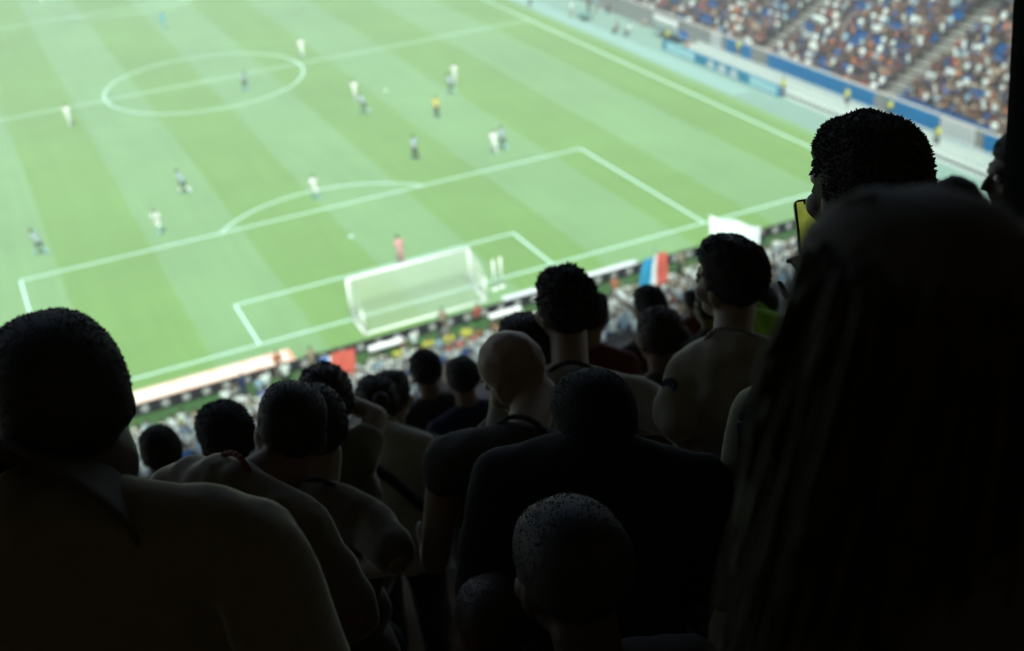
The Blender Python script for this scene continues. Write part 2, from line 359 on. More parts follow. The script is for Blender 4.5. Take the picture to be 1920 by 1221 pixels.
# ------------------------------------------------------------------ materials
for n_, c_, kw in [
    ('skin', (.29, .2, .135), dict(rough=.5, var=.12, sheen=1)), ('skin_dark', (.07, .042, .03), dict(rough=.5, var=.15)), ('skin_tan', (.2, .12, .08), dict(rough=.55, var=.12)),
    ('hair_dark', (.03, .024, .018), dict(rough=.6)), ('hair_brown', (.05, .03, .018), dict(rough=.55)), ('hair_black', (.03, .026, .022), dict(rough=.7)), ('hair_coal', (.012, .01, .009), dict(rough=.8)), ('shirt_coal', (.016, .014, .013), dict(rough=.9)), ('hair_umber', (.045, .032, .015), dict(rough=.7)), ('hair_blonde', (.16, .12, .05), dict(rough=.5)),
    ('eye', (.7, .68, .65), dict(rough=.2)), ('shirt_grey', (.31, .28, .21), dict(var=.12, bump=.15, scale=60, sheen=1)), ('shirt_khaki', (.16, .13, .085), dict(var=.15, bump=.15, scale=60, sheen=1)),
    ('shirt_pale', (.45, .44, .37), dict(var=.1, bump=.1, scale=60, sheen=1)), ('shirt_black', (.06, .05, .042), dict(var=.1)), ('shirt_red', (.16, .025, .02), dict(var=.1)),
    ('shirt_white', (.62, .64, .62), dict(var=.06)), ('shirt_brown', (.07, .045, .03), dict(var=.1, sheen=.6)), ('shirt_olive', (.13, .12, .06), dict(var=.1, sheen=1)), ('shirt_navy', (.02, .03, .06), dict(var=.1)),
    ('lime', (.35, .62, .05), dict(var=.1)), ('vest', (.6, .62, .06), dict(var=.08)), ('trousers_dark', (.04, .038, .036), dict(var=.1)), ('trousers_blue', (.03, .05, .11), dict(var=.1)),
    ('shorts_white', (.78, .82, .81), dict()), ('shorts_dark', (.03, .035, .05), dict()), ('shorts_pink', (.62, .3, .33), dict()), ('shorts_black', (.02, .02, .02), dict()), ('shorts_cyan', (.1, .4, .5), dict()),
    ('kit_white', (.8, .84, .83), dict(var=.03)), ('kit_grey', (.3, .38, .42), dict(var=.1)), ('kit_pink', (.65, .3, .33), dict()), ('kit_yellow', (.62, .52, .12), dict()), ('kit_cyan', (.1, .42, .5), dict()),
    ('sock_white', (.78, .82, .81), dict()), ('sock_cyan', (.3, .55, .6), dict()), ('sock_dark', (.03, .03, .04), dict()), ('sock_pink', (.6, .3, .33), dict()),
    ('shoe_dark', (.02, .02, .02), dict(rough=.5)), ('shoe_bright', (.2, .45, .5), dict(rough=.4)), ('strap', (.01, .01, .012), dict()),
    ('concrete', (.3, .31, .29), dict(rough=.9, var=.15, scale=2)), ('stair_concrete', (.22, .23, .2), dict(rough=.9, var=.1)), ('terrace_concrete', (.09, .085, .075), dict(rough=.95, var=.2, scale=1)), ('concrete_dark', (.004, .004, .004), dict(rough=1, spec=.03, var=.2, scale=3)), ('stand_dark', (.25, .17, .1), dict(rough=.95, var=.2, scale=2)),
    ('wall_blue', (.006, .2, .46), dict(rough=.5, var=.12, scale=.8)), ('seat_blue', (.008, .11, .32), dict(rough=.4, var=.1, scale=1)), ('seat_white', (.5, .58, .54), dict(rough=.5, var=.06)),
    ('board_blue', (.01, .22, .38), dict(rough=.4)), ('board_cyan', (.4, .68, .72), dict(rough=.4)), ('board_white', (.6, .64, .62), dict(rough=.4)), ('black_board', (.02, .02, .022), dict(rough=.6, var=.3, scale=3)),
    ('white_plastic', (.82, .86, .85), dict(rough=.35)), ('goal_metal', (.82, .86, .85), dict(rough=.3, spec=.5)), ('net_cord', (.78, .82, .8), dict(rough=.8)),
    ('roof_metal', (.05, .045, .04), dict(rough=.8)), ('flag_red', (.46, .09, .06), dict(var=.1)), ('flag_blue', (.02, .12, .4), dict(var=.1)), ('flag_white', (.56, .66, .64), dict(var=.05)), ('flag_cyan', (.02, .25, .42), dict(var=.1)),
    ('wood_brown', (.1, .06, .04), dict()), ('phone_black', (.01, .01, .01), dict(rough=.3)), ('steel', (.2, .2, .2), dict(rough=.4)),
]: M[n_] = mat(n_, c_, **kw)

def grass_material():
    m = bpy.data.materials.new('pitch_grass'); m.use_nodes = True; n = m.node_tree; b = n.nodes['Principled BSDF']; L = n.links.new
    tc = n.nodes.new('ShaderNodeTexCoord'); sx = n.nodes.new('ShaderNodeSeparateXYZ'); L(tc.outputs['Object'], sx.inputs[0])
    # wobble of the stripe edges
    nw = n.nodes.new('ShaderNodeTexNoise'); nw.inputs['Scale'].default_value = .35; nw.inputs['Detail'].default_value = 3; L(tc.outputs['Object'], nw.inputs['Vector'])
    def math_(op, a, b_=None, c=None):
        q = n.nodes.new('ShaderNodeMath'); q.operation = op
        for i, v in enumerate((a, b_, c)):
            if v is None: continue
            if isinstance(v, (int, float)): q.inputs[i].default_value = v
            else: L(v, q.inputs[i])
        return q.outputs[0]
    xw = math_('ADD', sx.outputs['X'], math_('MULTIPLY', math_('SUBTRACT', nw.outputs['Fac'], .5), .35))
    s = math_('SINE', math_('MULTIPLY', xw, math.pi / 5.93))
    st = n.nodes.new('ShaderNodeMapRange'); st.inputs[1].default_value = -.07; st.inputs[2].default_value = .07; L(s, st.inputs[0])
    # each pass of the mower a little different, soft blotches and fine blades
    n1 = n.nodes.new('ShaderNodeTexNoise'); n1.inputs['Scale'].default_value = .09; n1.inputs['Detail'].default_value = 6; n1.inputs['Roughness'].default_value = .65; L(tc.outputs['Object'], n1.inputs['Vector'])
    mp = n.nodes.new('ShaderNodeMapping'); mp.inputs['Scale'].default_value = (1.7, .06, 1); L(tc.outputs['Object'], mp.inputs['Vector'])
    n2 = n.nodes.new('ShaderNodeTexNoise'); n2.inputs['Scale'].default_value = 1.0; n2.inputs['Detail'].default_value = 3; L(mp.outputs[0], n2.inputs['Vector'])
    n3 = n.nodes.new('ShaderNodeTexNoise'); n3.inputs['Scale'].default_value = 5; n3.inputs['Detail'].default_value = 8; n3.inputs['Roughness'].default_value = .8; L(tc.outputs['Object'], n3.inputs['Vector'])
    mx = n.nodes.new('ShaderNodeMix'); mx.data_type = 'RGBA'; mx.inputs['A'].default_value = GD; mx.inputs['B'].default_value = GL; L(st.outputs[0], mx.inputs['Factor'])
    f = math_('ADD', math_('ADD', math_('MULTIPLY', n1.outputs['Fac'], .5), math_('MULTIPLY', n2.outputs['Fac'], .22)), math_('MULTIPLY', n3.outputs['Fac'], .22))
    f = math_('ADD', f, .53)
    ml = n.nodes.new('ShaderNodeMix'); ml.data_type = 'RGBA'; ml.blend_type = 'MULTIPLY'; ml.inputs['Factor'].default_value = 1
    cb = n.nodes.new('ShaderNodeCombineXYZ')
    for i in range(3): L(f, cb.inputs[i])
    L(mx.outputs['Result'], ml.inputs['A']); L(cb.outputs[0], ml.inputs['B']); L(ml.outputs['Result'], b.inputs['Base Color'])
    b.inputs['Roughness'].default_value = .75; b.inputs['Specular IOR Level'].default_value = .35; b.inputs['Sheen Weight'].default_value = .25; b.inputs['Sheen Roughness'].default_value = .5
    return m
GD = (.122, .242, .06, 1); GL = (.143, .27, .108, 1)
M['grass'] = grass_material()
M['green_turf'] = mat('green_turf', (.035, .09, .025), rough=.9, var=.35, scale=1.5)
M['ground'] = mat('ground_concrete', (.16, .165, .155), rough=.9, var=.15, scale=.4)
M['track'] = mat('track', (.18, .285, .24), rough=.8, var=.08, scale=.6)
M['track_pale'] = mat('track_pale', (.215, .35, .31), rough=.8, var=.08, scale=.6)
M['line'] = mat('line_paint', (.5, .73, .68), rough=.7, var=.1, scale=3)

# ------------------------------------------------------------------ ground, pitch, markings
def plane(name, x0, y0, x1, y1, z, m, kind='structure'):
    mb = MB(); mb.add([(x0, y0, z), (x1, y0, z), (x1, y1, z), (x0, y1, z)], [[0, 1, 2, 3]]); return setp(mb.build(name, M[m]), kind=kind)
plane('ground', -700, -700, 700, 700, -.012, 'ground')
plane('pitch', -38.5, -3.2, 36.3, 108, 0, 'grass')
plane('track', 36.3, -30, 80, 108, -.004, 'track')
plane('touchline_path', 36.35, 20, 38.2, 108, .0, 'track_pale')
plane('turf_verge', -38.5, -7.2, 36.3, -3.2, -.004, 'green_turf')
LW = .14
mb = MB(); Z = .004
def ln(x0, y0, x1, y1): mb.add([(x0, y0, Z), (x1, y0, Z), (x1, y1, Z), (x0, y1, Z)], [[0, 1, 2, 3]])
h = LW / 2
def hl(y, x0, x1): ln(x0, y - h, x1, y + h)
def vl(x, y0, y1): ln(x - h, y0, x + h, y1)
for s in (-1, 1): vl(s * 34, -h, 105 + h)
for y in (0, 52.5, 105): hl(y, -34 + h, 34 - h)
for y0, sg in ((0, 1), (105, -1)):
    for X, Y in ((20.16, 16.5), (9.16, 5.5)):
        ya, yb = sorted((y0 + sg * h, y0 + sg * (Y - h)))
        for s in (-1, 1): vl(s * X, ya, yb)
        hl(y0 + sg * Y, -X - h, X + h)
def arc(cx, cy, r, a0, a1, n=96):
    for i in range(n):
        t0, t1 = a0 + (a1 - a0) * i / n, a0 + (a1 - a0) * (i + 1) / n
        mb.add([(cx + (r - h) * math.cos(t0), cy + (r - h) * math.sin(t0), Z + .002), (cx + (r + h) * math.cos(t0), cy + (r + h) * math.sin(t0), Z + .002), (cx + (r + h) * math.cos(t1), cy + (r + h) * math.sin(t1), Z + .002), (cx + (r - h) * math.cos(t1), cy + (r - h) * math.sin(t1), Z + .002)], [[0, 1, 2, 3]])
arc(0, 52.5, 9.15, 0, 2 * math.pi, 128)
a = math.asin(5.5 / 9.15); arc(0, 11, 9.15, a, math.pi - a, 48); arc(0, 94, 9.15, -math.pi + a, -a, 48)
for cy in (11, 94, 52.5): arc(0, cy, .1, 0, 2 * math.pi, 16)
setp(mb.build('pitch_markings', M['line']), kind='structure')

# ------------------------------------------------------------------ goal
def make_goal():
    g = empty('goal', (0, 0, 0), 'white football goal with sagging net in front of the near stand', 'goal')
    W2, HH, r = 3.72, 2.5, .085
    for s in (-1, 1):
        mb = MB(); mb.tube((s * W2, 0, 0), (s * W2, 0, HH), r, n=12); mb.build('post', M['goal_metal'], g, smooth=True)
    mb = MB(); mb.tube((-W2, 0, HH), (W2, 0, HH), r, n=12); mb.build('crossbar', M['goal_metal'], g, smooth=True)
    mb = MB()
    for p, q in (((-W2, -2.2, .06), (W2, -2.2, .06)), ((-W2, 0, .06), (-W2, -2.2, .06)), ((W2, 0, .06), (W2, -2.2, .06))): mb.tube(p, q, .07, n=8)
    mb.build('base_frame', M['goal_metal'], g, smooth=True)
    for s in (-1, 1):
        mb = MB(); mb.tube((s * W2, -2.2, 0), (s * W2, -2.05, 1.5), .05, n=8); mb.build('stanchion', M['goal_metal'], g, smooth=True)
    # net: back, roof and sides of thin cords
    mb = MB()
    def P(s_, t):      # cross-section: from crossbar back and down
        pr = [(0, 2.42), (-.9, 2.36), (-1.75, 2.1), (-2.05, 1.2), (-2.18, .08)]
        x = t * 4; i = min(3, int(x)); f = x - i; a, b = pr[i], pr[i + 1]
        return Vector((s_, a[0] + (b[0] - a[0]) * f + .05 * math.sin(s_ * 1.3), a[1] + (b[1] - a[1]) * f - .07 * math.sin(math.pi * min(1, t * 2)) * (1 - abs(s_) / W2)))
    nx, nt_ = 56, 34; rr = .006
    for i in range(nx + 1):
        x = -W2 + 2 * W2 * i / nx
        for j in range(nt_): mb.tube(P(x, j / nt_), P(x, (j + 1) / nt_), rr, n=3)
    for j in range(1, nt_ + 1):
        for i in range(nx): mb.tube(P(-W2 + 2 * W2 * i / nx, j / nt_), P(-W2 + 2 * W2 * (i + 1) / nx, j / nt_), rr, n=3)
    for s in (-1, 1):
        for j in range(1, 16):
            z = 2.42 * j / 16; yb = -2.18 + (.13 * z if z < 1.2 else .15 + (z - 1.2) * .5); mb.tube((s * W2, 0, z), (s * W2, max(-2.15, yb), z), rr, n=3)
        for j in range(1, 14):
            y = -2.1 * j / 14; mb.tube((s * W2, y, .05), (s * W2, y, 2.4 if y > -.9 else 2.4 - (-.9 - y) * .4), rr, n=3)
    mb.build('net', M['net_cord'], g)
    return g
make_goal()
for i, (x, y, s) in enumerate(((4.75, -1.1, -1), (5.25, -1.0, 1))):
    e = empty('net_support_pole', (x, y, 0), ['slim white pole standing right beside the goal net', 'slim white pole on the grass, the outer one to the right of the goal'][i], 'pole', 'poles beside the goal')
    m_ = MB(); m_.tube((0, 0, 0), (0, 0, 1.9), .06, n=10); m_.build('shaft', M['goal_metal'], e, smooth=True)
    m_ = MB(); m_.tube((0, 0, 0), (0, 0, .04), .2, n=16); m_.build('foot', M['goal_metal'], e, smooth=True)

# ------------------------------------------------------------------ carpets and boards behind the goal line
def pattern_carpet(name, x0, x1, y0, y1, label, base, blot):
    m = bpy.data.materials.new(name); m.use_nodes = True; n = m.node_tree; b = n.nodes['Principled BSDF']; L = n.links.new
    tc = n.nodes.new('ShaderNodeTexCoord'); mp = n.nodes.new('ShaderNodeMapping'); mp.inputs['Scale'].default_value = (.9, 1.6, 1); L(tc.outputs['Object'], mp.inputs[0])
    no = n.nodes.new('ShaderNodeTexNoise'); no.inputs['Scale'].default_value = 1.3; no.inputs['Detail'].default_value = 2; L(mp.outputs[0], no.inputs['Vector'])
    cr = n.nodes.new('ShaderNodeValToRGB'); cr.color_ramp.elements[0].position = .28; cr.color_ramp.elements[0].color = (*blot, 1); cr.color_ramp.elements[1].position = .42; cr.color_ramp.elements[1].color = (*base, 1)
    L(no.outputs['Fac'], cr.inputs[0]); L(cr.outputs[0], b.inputs['Base Color']); b.inputs['Roughness'].default_value = .8
    mb = MB(); mb.box((x0, y0, 0), (x1, y1, .014)); o = mb.build(name, m)
    mb = MB()
    for a_ in ((x0, y1 - .13, .0145), (x0, y0, .0145)): mb.box(a_, (x1, a_[1] + .07, .018))
    mb.box((x1 - .25, y0 + .13, .0145), (x1, y1 - .13, .018)); mb.build('border', mat(name + '_border', blot, rough=.8), o)
    return setp(o, label, 'carpet')
pattern_carpet('advertising_carpet', -21.0, -7.9, -2.7, -1.35, 'cream carpet with orange pink border lying left of the goal', (.74, .66, .56), (.66, .3, .2))
pattern_carpet('advertising_carpet', 4.6, 13.6, -3.15, -2.2, 'white carpet lying right of the goal beside the verge', (.6, .66, .66), (.45, .55, .55))
bd = empty('perimeter_board', (0, -3.9, 0), 'long low black board with a row of white round emblems behind the goal', 'board')
mb = MB(); mb.box((-38, -.06, .02), (36, 0, .68)); mb.build('panel', M['black_board'], bd)
mb = MB(); mb.box((0, .002, 0), (.1, .3, .06)); mb.box((0, .002, .06), (.1, .06, .6)); sp = mb.build('support', M['steel'], bd); sp.location = (-37.5, 0, 0)
for i in range(1, 38):
    c = sp.copy(); COL.objects.link(c); c.parent = bd; c.location = (-37.5 + i * 2, 0, 0)
def emblem_mesh():
    mb = MB(); n = 20
    V = [(0, 0, 0)] ; ring = lambda r, y: [(r * math.cos(t), y, r * math.sin(t)) for t in np.linspace(0, 2 * math.pi, n, endpoint=False)]
    a_, b_, c_, d_ = ring(.2, -.066), ring(.16, -.066), ring(.13, -.066), ring(.05, -.066)
    mb.add(a_ + b_, [[k, (k + 1) % n, n + (k + 1) % n, n + k] for k in range(n)])
    for k in range(6):
        t = k * math.pi / 3; c, s = math.cos(t), math.sin(t)
        mb.add([(.03 * c - .025 * s, -.066, .03 * s + .025 * c), (.03 * c + .025 * s, -.066, .03 * s - .025 * c), (.13 * c + .035 * s, -.066, .13 * s - .035 * c), (.13 * c - .035 * s, -.066, .13 * s + .035 * c)], [[0, 1, 2, 3]])
    return mb
em0 = emblem_mesh().build('emblem', M['board_white'], bd); em0.location = (-17.2, 0, .36)
for i in range(1, 42):
    c = em0.copy(); COL.objects.link(c); c.parent = bd; c.location = (-17.2 + i * 1.05, 0, .36)
for i, (x0, x1, y) in enumerate(((-4.35, -2.25, -4.5), (2.7, 4.7, -4.7))):
    b_ = empty('padded_bench', (x0, y, 0), ['white padded bench behind the black board, left of goal centre', 'white padded bench behind the black board, right of goal centre'][i], 'bench', 'padded benches behind the goal')
    mb = MB(); Lb = x1 - x0; mb.box((0, -.2, .28), (Lb, .2, .5)); mb.build('seat', M['white_plastic'], b_, bevel=.09)
    for xx in (.2, Lb - .3):
        mb = MB(); mb.box((xx, -.15, 0), (xx + .1, .15, .28)); mb.build('leg', M['steel'], b_)

# ------------------------------------------------------------------ lower tier behind the goal
mb = MB(); y0 = -7.6; mb.box((-40, y0 - .12, 0), (36, y0, .9)); o = mb.build('stand_front_wall', M['concrete'])
setp(o, 'low pale concrete wall at the foot of the near stand', 'wall')
mb = MB()
for kx in range(16): mb.box((-40, y0 - .12 - .8 * (kx + 1), -.5), (36, y0 - .12 - .8 * kx, .45 + .38 * kx))
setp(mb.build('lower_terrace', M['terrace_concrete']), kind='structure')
# ------------------------------------------------------------------ upper tier under an unseen roof, where the photographer stands
mb = MB()
for j in range(-4, 8):
    yc = CY + ROWP * j; z = CZ - 1.65 - RISE * j
    mb.box((CX - 14, yc - .4, z - .9), (CX + 16, yc + .4, z))
setp(mb.build('upper_terrace', M['stand_dark']), kind='structure')
yf = CY + ROWP * 7 + .4; zf = CZ - 1.65 - RISE * 7
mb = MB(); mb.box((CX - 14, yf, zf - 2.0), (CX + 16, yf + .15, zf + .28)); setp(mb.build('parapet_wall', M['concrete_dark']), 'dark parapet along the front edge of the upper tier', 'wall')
mb = MB(); mb.box((CX - 30, CY - 3.9, CZ - 6), (CX + 45, CY - 3.6, 45)); setp(mb.build('unseen_back_wall', M['stand_dark']), 'unseen back wall added to shut light out behind the photographer', 'wall')  # unseen, added to enclose the tier and bounce warm light onto the backs
mb = MB(); mb.box((CX - 14.3, CY - 3.6, CZ - 8), (CX - 14, CY + 11, 45)); setp(mb.build('unseen_side_wall', M['stand_dark']), 'unseen side wall added to shut light out at the left end of the upper tier', 'wall')  # unseen end walls put in to keep the upper tier dark
mb = MB(); mb.box((CX + 16, CY - 3.6, CZ - 8), (CX + 16.3, CY - 1, 45)); setp(mb.build('unseen_side_wall', M['stand_dark']), 'unseen side wall added to shut light out at the right end of the upper tier', 'wall')
mb = MB(); mb.add([(-60, CY - 8, 40), (50, CY - 8, 40), (50, CY + 22, 43.5), (-60, CY + 22, 43.5), (-60, CY - 8, 41), (50, CY - 8, 41), (50, CY + 22, 44.5), (-60, CY + 22, 44.5)],
    [[0, 3, 2, 1], [4, 5, 6, 7], [0, 1, 5, 4], [1, 2, 6, 5], [2, 3, 7, 6], [3, 0, 4, 7]]); setp(mb.build('unseen_roof', M['roof_metal']), 'unseen roof slab added over the near stand to shade the foreground', 'roof')  # out of view, added to keep daylight off the foreground people
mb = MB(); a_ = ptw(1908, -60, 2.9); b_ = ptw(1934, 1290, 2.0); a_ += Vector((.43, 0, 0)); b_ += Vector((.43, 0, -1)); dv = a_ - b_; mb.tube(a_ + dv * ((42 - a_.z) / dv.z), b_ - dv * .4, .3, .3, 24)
setp(mb.build('edge_bar', M['concrete_dark'], smooth=True), 'added dark leaning column at the right edge of the upper tier', 'bar')  # bar invented to fill the black edge of the view, no stand part

# ------------------------------------------------------------------ far side stand (beyond the right touchline)
SX, SZ, ST, SR = 42.5, 1.9, .8, .44        # first tread behind the blue wall
mb = MB()
for kx in range(34): mb.box((SX + ST * kx, -34, -.5), (SX + ST * (kx + 1), 74, SZ - .9 + SR * kx))
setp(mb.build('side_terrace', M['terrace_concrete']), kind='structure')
mb = MB()
for ya in (9.3, 24.6, 40, -5.6):
    for kx in range(34): mb.box((SX + .4 + ST * kx, ya - .7, SZ - .9 + SR * kx - .01), (SX + ST * (kx + 1) - .003, ya + .7, SZ - .9 + SR * (kx + .5))); mb.box((SX + ST * kx, ya - .7, SZ - .9 + SR * kx - .01), (SX + .397 + ST * kx, ya + .7, SZ - .9 + SR * kx + .006))
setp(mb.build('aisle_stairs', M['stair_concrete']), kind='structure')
mb = MB(); mb.box((50.5, -60, 17.5), (80, 90, 18.5)); setp(mb.build('unseen_roof', M['roof_metal']), 'unseen roof slab over the far side stand, placed to shade its upper rows', 'roof')  # out of view, placed so that the upper rows fall into shade
wl = empty('stand_wall', (42.2, 0, 0), 'pale concrete wall faced with blue panels along the foot of the side stand', 'wall')
mb = MB(); mb.box((-.1, -33, 0), (.28, 74, 1.84)); mb.build('wall', M['concrete'], wl)
for i, (ya, yb, mm) in enumerate(((9.6, 22.9, 'wall_blue'), (25.4, 29.0, 'wall_blue'), (2.7, 8.1, 'wall_blue'), (-.7, 2.55, 'board_white'), (-9, -1.6, 'wall_blue'), (30, 31.5, 'board_white'))):
    mb = MB(); mb.box((-.16, ya, .4), (-.1, yb, 1.835)); mb.build('panel', M[mm], wl)
    if mm == 'board_white':
        mb = MB(); mb.box((-.17, ya, .3), (-.1, yb, .62)); mb.build('kerb', M['wall_blue'], wl)
mb = MB(); mb.box((-.12, -33, 1.84), (.3, 74, 1.88)); mb.build('coping', M['concrete'], wl)
# white seats in front of the wall
def seat_proto(name, m, label, cat, group, h=.8):
    e = empty(name, (0, 0, 0), label, cat, group)
    mb = MB(); mb.sheet(lambda u, v: (.18 + .04 * math.sin(math.pi * v) - .0 + .06 * u, (v - .5) * .43, .42 + (h - .42) * u - .05 * (2 * v - 1) ** 2 * u), 5, 6, .03); mb.build('backrest', M[m], e, smooth=True)
    mb = MB(); mb.box((-.22, -.21, .40), (.2, .21, .44)); mb.build('seat', M[m], e, bevel=.015)
    mb = MB(); mb.box((-.02, -.05, 0), (.06, .05, .4)); mb.box((-.06, -.15, .38), (.1, .15, .405)); mb.build('stand_frame', M['steel'], e)
    return e
def copy_tree(o, loc, parent=None, mats=None):
    c = o.copy(); COL.objects.link(c); c.parent = parent
    if loc is not None: c.location = loc
    for ch in list(o.children): copy_tree(ch, None, c)
    return c
ORD = ['front', 'second', 'third', 'fourth', 'fifth', 'sixth', 'seventh', 'eighth', 'ninth', 'tenth', 'eleventh', 'twelfth', 'thirteenth', 'fourteenth', 'fifteenth', 'sixteenth', 'seventeenth', 'eighteenth', 'nineteenth', 'twentieth']
def ordn(n):
    if n < 20: return ['first'] [0] if n == 0 else ORD[n]
    return '%d%s' % (n + 1, 'th' if (n + 1) % 10 not in (1, 2, 3) else {1: 'st', 2: 'nd', 3: 'rd'}[(n + 1) % 10])
ws = None
steps = MB(); wrows = [(39.75, .0), (40.45, .08), (41.15, .16)]
for r_, (x, z) in enumerate(wrows):
    steps.box((x - .35, -24, -.3), (x + .4, 33.5, z + .004))
setp(steps.build('white_seat_steps', M['seat_white']), kind='structure')
first = True
for r_, (x, z) in enumerate(wrows):
    n = 0; y = 33.0
    while y > -6:
        y -= .56; n += 1
        if (False): continue
        if first: ws = seat_proto('white_seat', 'seat_white', '', 'seat', 'white seats below the blue wall'); c = ws; c.location = (x, y, z); first = False
        else: c = copy_tree(ws, (x, y, z))
        c['label'] = 'empty white seat in the %s white row, %s seat from its far end' % (ORD[r_], ordn(n - 1))
# seats nearer the corner: lower white rows
cr_ = MB()
for r_ in range(4): cr_.box((38.9 - .75 * (r_), -24, -.3), (39.35 - .75 * r_, 3.5 - 2.2 * r_, .03 + .02 * r_))
# low advertising board
ab = empty('advertising_board', (39.1, 0, 0), 'low board in pale cyan and blue along the side track', 'board')
mb = MB(); mb.box((-.06, 17.3, 0), (.06, 34.9, .92)); mb.build('frame', M['board_blue'], ab)
segs = [(34.9, 34.3, 'board_blue'), (34.2, 29.6, 'board_cyan'), (29.5, 27.9, 'board_blue'), (27.9, 22.6, 'mix'), (22.6, 21.4, 'board_blue'), (21.3, 17.6, 'board_cyan')]
for a1, a2, m_ in segs:
    if m_ == 'board_cyan': mb = MB(); mb.box((-.075, a2, .1), (-.06, a1, .84)); mb.build('panel', M['board_cyan'], ab)
for a1, a2 in ((27.6, 26.5), (26.0, 24.7), (24.2, 23.0)):
    mb = MB(); mb.box((-.075, a2, .12), (-.06, a1, .5)); mb.box((-.075, a2 + .2, .5), (-.06, a1 - .3, .8)); mb.build('lettering_block', M['board_white'], ab)

# ------------------------------------------------------------------ low poly spectators (body is one mesh; clothes by material slot)
def crowd_proto(seated, arm, vox=.04, lod=False):
    o = Org()
    zH = 1.22 if seated else 1.62
    o.e((0, .0, zH + .02), (.08, .1, .11), tag=0); o.e((0, .03, zH - .05), (.06, .07, .08), tag=0); o.e((0, -.03, zH + .045), (.092, .098, .1), tag=1)
    o.c((0, -.01, zH - .08), (0, -.02, zH - .18), .05, .05, 0)
    o.e((0, 0, zH - .42), (.2, .13, .26), tag=2); o.c((-.16, 0, zH - .24), (.16, 0, zH - .24), .075, .075, 2); o.e((0, 0, zH - .62), (.19, .14, .15), tag=2)
    for s in (-1, 1):
        if arm == 'up': e_ = (s * .3, .1, zH - .12); w_ = (s * .26, .12, zH + .2)
        elif arm == 'clap': e_ = (s * .25, .12, zH - .45); w_ = (s * .06, .32, zH - .32)
        else: e_ = (s * .27, .02, zH - .5); w_ = (s * .15, .25, zH - .62)
        o.c((s * .19, 0, zH - .25), tuple(np.array((s * .19, 0, zH - .25)) * .4 + np.array(e_) * .6), .062, .055, 2); o.c(tuple(np.array((s * .19, 0, zH - .25)) * .4 + np.array(e_) * .6), e_, .045, .042, 0); o.c(e_, w_, .042, .035, 0); o.e(w_, (.045, .045, .05), tag=0)
        hz = zH - .74
        if seated: kn = (s * .14, .45, hz + .03); an = (s * .14, .46, .06)
        else: kn = (s * .11, .04, hz / 2); an = (s * .12, 0, .07)
        o.c((s * .1, 0, hz), kn, .09, .065, 3); o.c(kn, an, .062, .05, 3); o.e((an[0], an[1] + .06, .05), (.05, .12, .05), tag=3)
    me = o.mesh(vox, 1, lod=1); me.materials.clear()
    for q in ('skin', 'hair_dark', 'cl_white', 'trousers_dark'): me.materials.append(M[q])
    o.tagfaces(me)
    me.polygons.foreach_set('use_smooth', [True] * len(me.polygons))
    if lod:
        ob = bpy.data.objects.new('t', me); COL.objects.link(ob); d = ob.modifiers.new('d', 'DECIMATE'); d.ratio = .3
        bpy.context.view_layer.update(); m2 = bpy.data.meshes.new_from_object(ob.evaluated_get(bpy.context.evaluated_depsgraph_get())); bpy.data.objects.remove(ob); me = m2
    return me
CLOTH = {'white': (.66, .76, .72), 'pale blue': (.25, .42, .5), 'brown': (.13, .065, .045), 'black': (.02, .02, .025), 'blue': (.03, .12, .34), 'red': (.36, .07, .05), 'orange': (.4, .15, .07), 'beige': (.3, .26, .18), 'grey': (.2, .21, .2), 'yellow': (.6, .6, .08), 'navy': (.015, .03, .09), 'maroon': (.15, .03, .03)}
for k_, v_ in CLOTH.items(): M['cl_' + k_] = mat('cloth_' + k_.replace(' ', '_'), v_, rough=.85)
HAIRS = ['hair_dark', 'hair_brown', 'hair_black', 'hair_blonde', 'hair_brown']
SKINS = ['skin', 'skin_tan', 'skin_dark', 'skin']
protos = {}
for se in (True, False):
    for ar in ('rest', 'up', 'clap'): protos[(se, ar)] = crowd_proto(se, ar)
lodp = {ar: crowd_proto(True, ar, .055, True) for ar in ('rest', 'up', 'clap')}
def spectator(loc, yaw, cloth, label, seated=True, arm='rest', sc=1.0, group=None, skin=None, hair=None, bottom=None, cat='person'):
    o = bpy.data.objects.new('person', protos[(seated, arm)]); COL.objects.link(o); o.location = loc; o.rotation_euler = (0, 0, yaw); o.scale = (sc, sc, sc)
    for i, m_ in enumerate((M[skin or random.choice(SKINS)], M[hair or random.choice(HAIRS)], M['cl_' + cloth], M[bottom or random.choice(['trousers_dark', 'trousers_blue', 'cl_beige', 'shorts_black'])])):
        o.material_slots[i].link = 'OBJECT'; o.material_slots[i].material = m_
    return setp(o, label, cat, group)

# far side stand: gather places
places = []
AIS = [9.3, 24.6, 40, -5.6]
for k_ in range(26):
    x = SX + ST * k_ + .38; z = SZ - .9 + SR * k_
    y = -9.0
    while y < 60:
        y += .53
        if min(abs(y - a) for a in AIS) < .9: continue
        u, v, d = project((x, y, z + .9))
        if not (-30 < v < 700 and u < 1960 and u > 1000): continue
        empty_ = mnoise.noise(Vector((y * .33, k_ * .8, 3.1))) > .37 or random.random() < .06
        if k_ < 1 and -1 < y < 8: empty_ = True
        places.append((d, x, y, z, k_, empty_))
places.sort()
PAL = (['white'] * 34 + ['brown'] * 34 + ['black'] * 24 + ['blue'] * 2 + ['red'] * 4 + ['orange'] * 7 + ['beige'] * 10 + ['grey'] * 5 + ['pale blue'] * 5 + ['navy'] * 5 + ['maroon'] * 5)
ppl = [p for p in places if not p[5]]; sts = [p for p in places if p[5]]
def aisle_txt(y):
    a = min(AIS, key=lambda q: abs(q - y)); n = int(abs(y - a) / .53)
    nm = {9.3: 'the near stair aisle', 24.6: 'the middle stair aisle', 40: 'the far stair aisle', -5.6: 'the corner stair aisle'}[a]
    return '%s place %s %s' % (ordn(max(0, n - 1)), 'beyond' if y > a else 'before', nm)
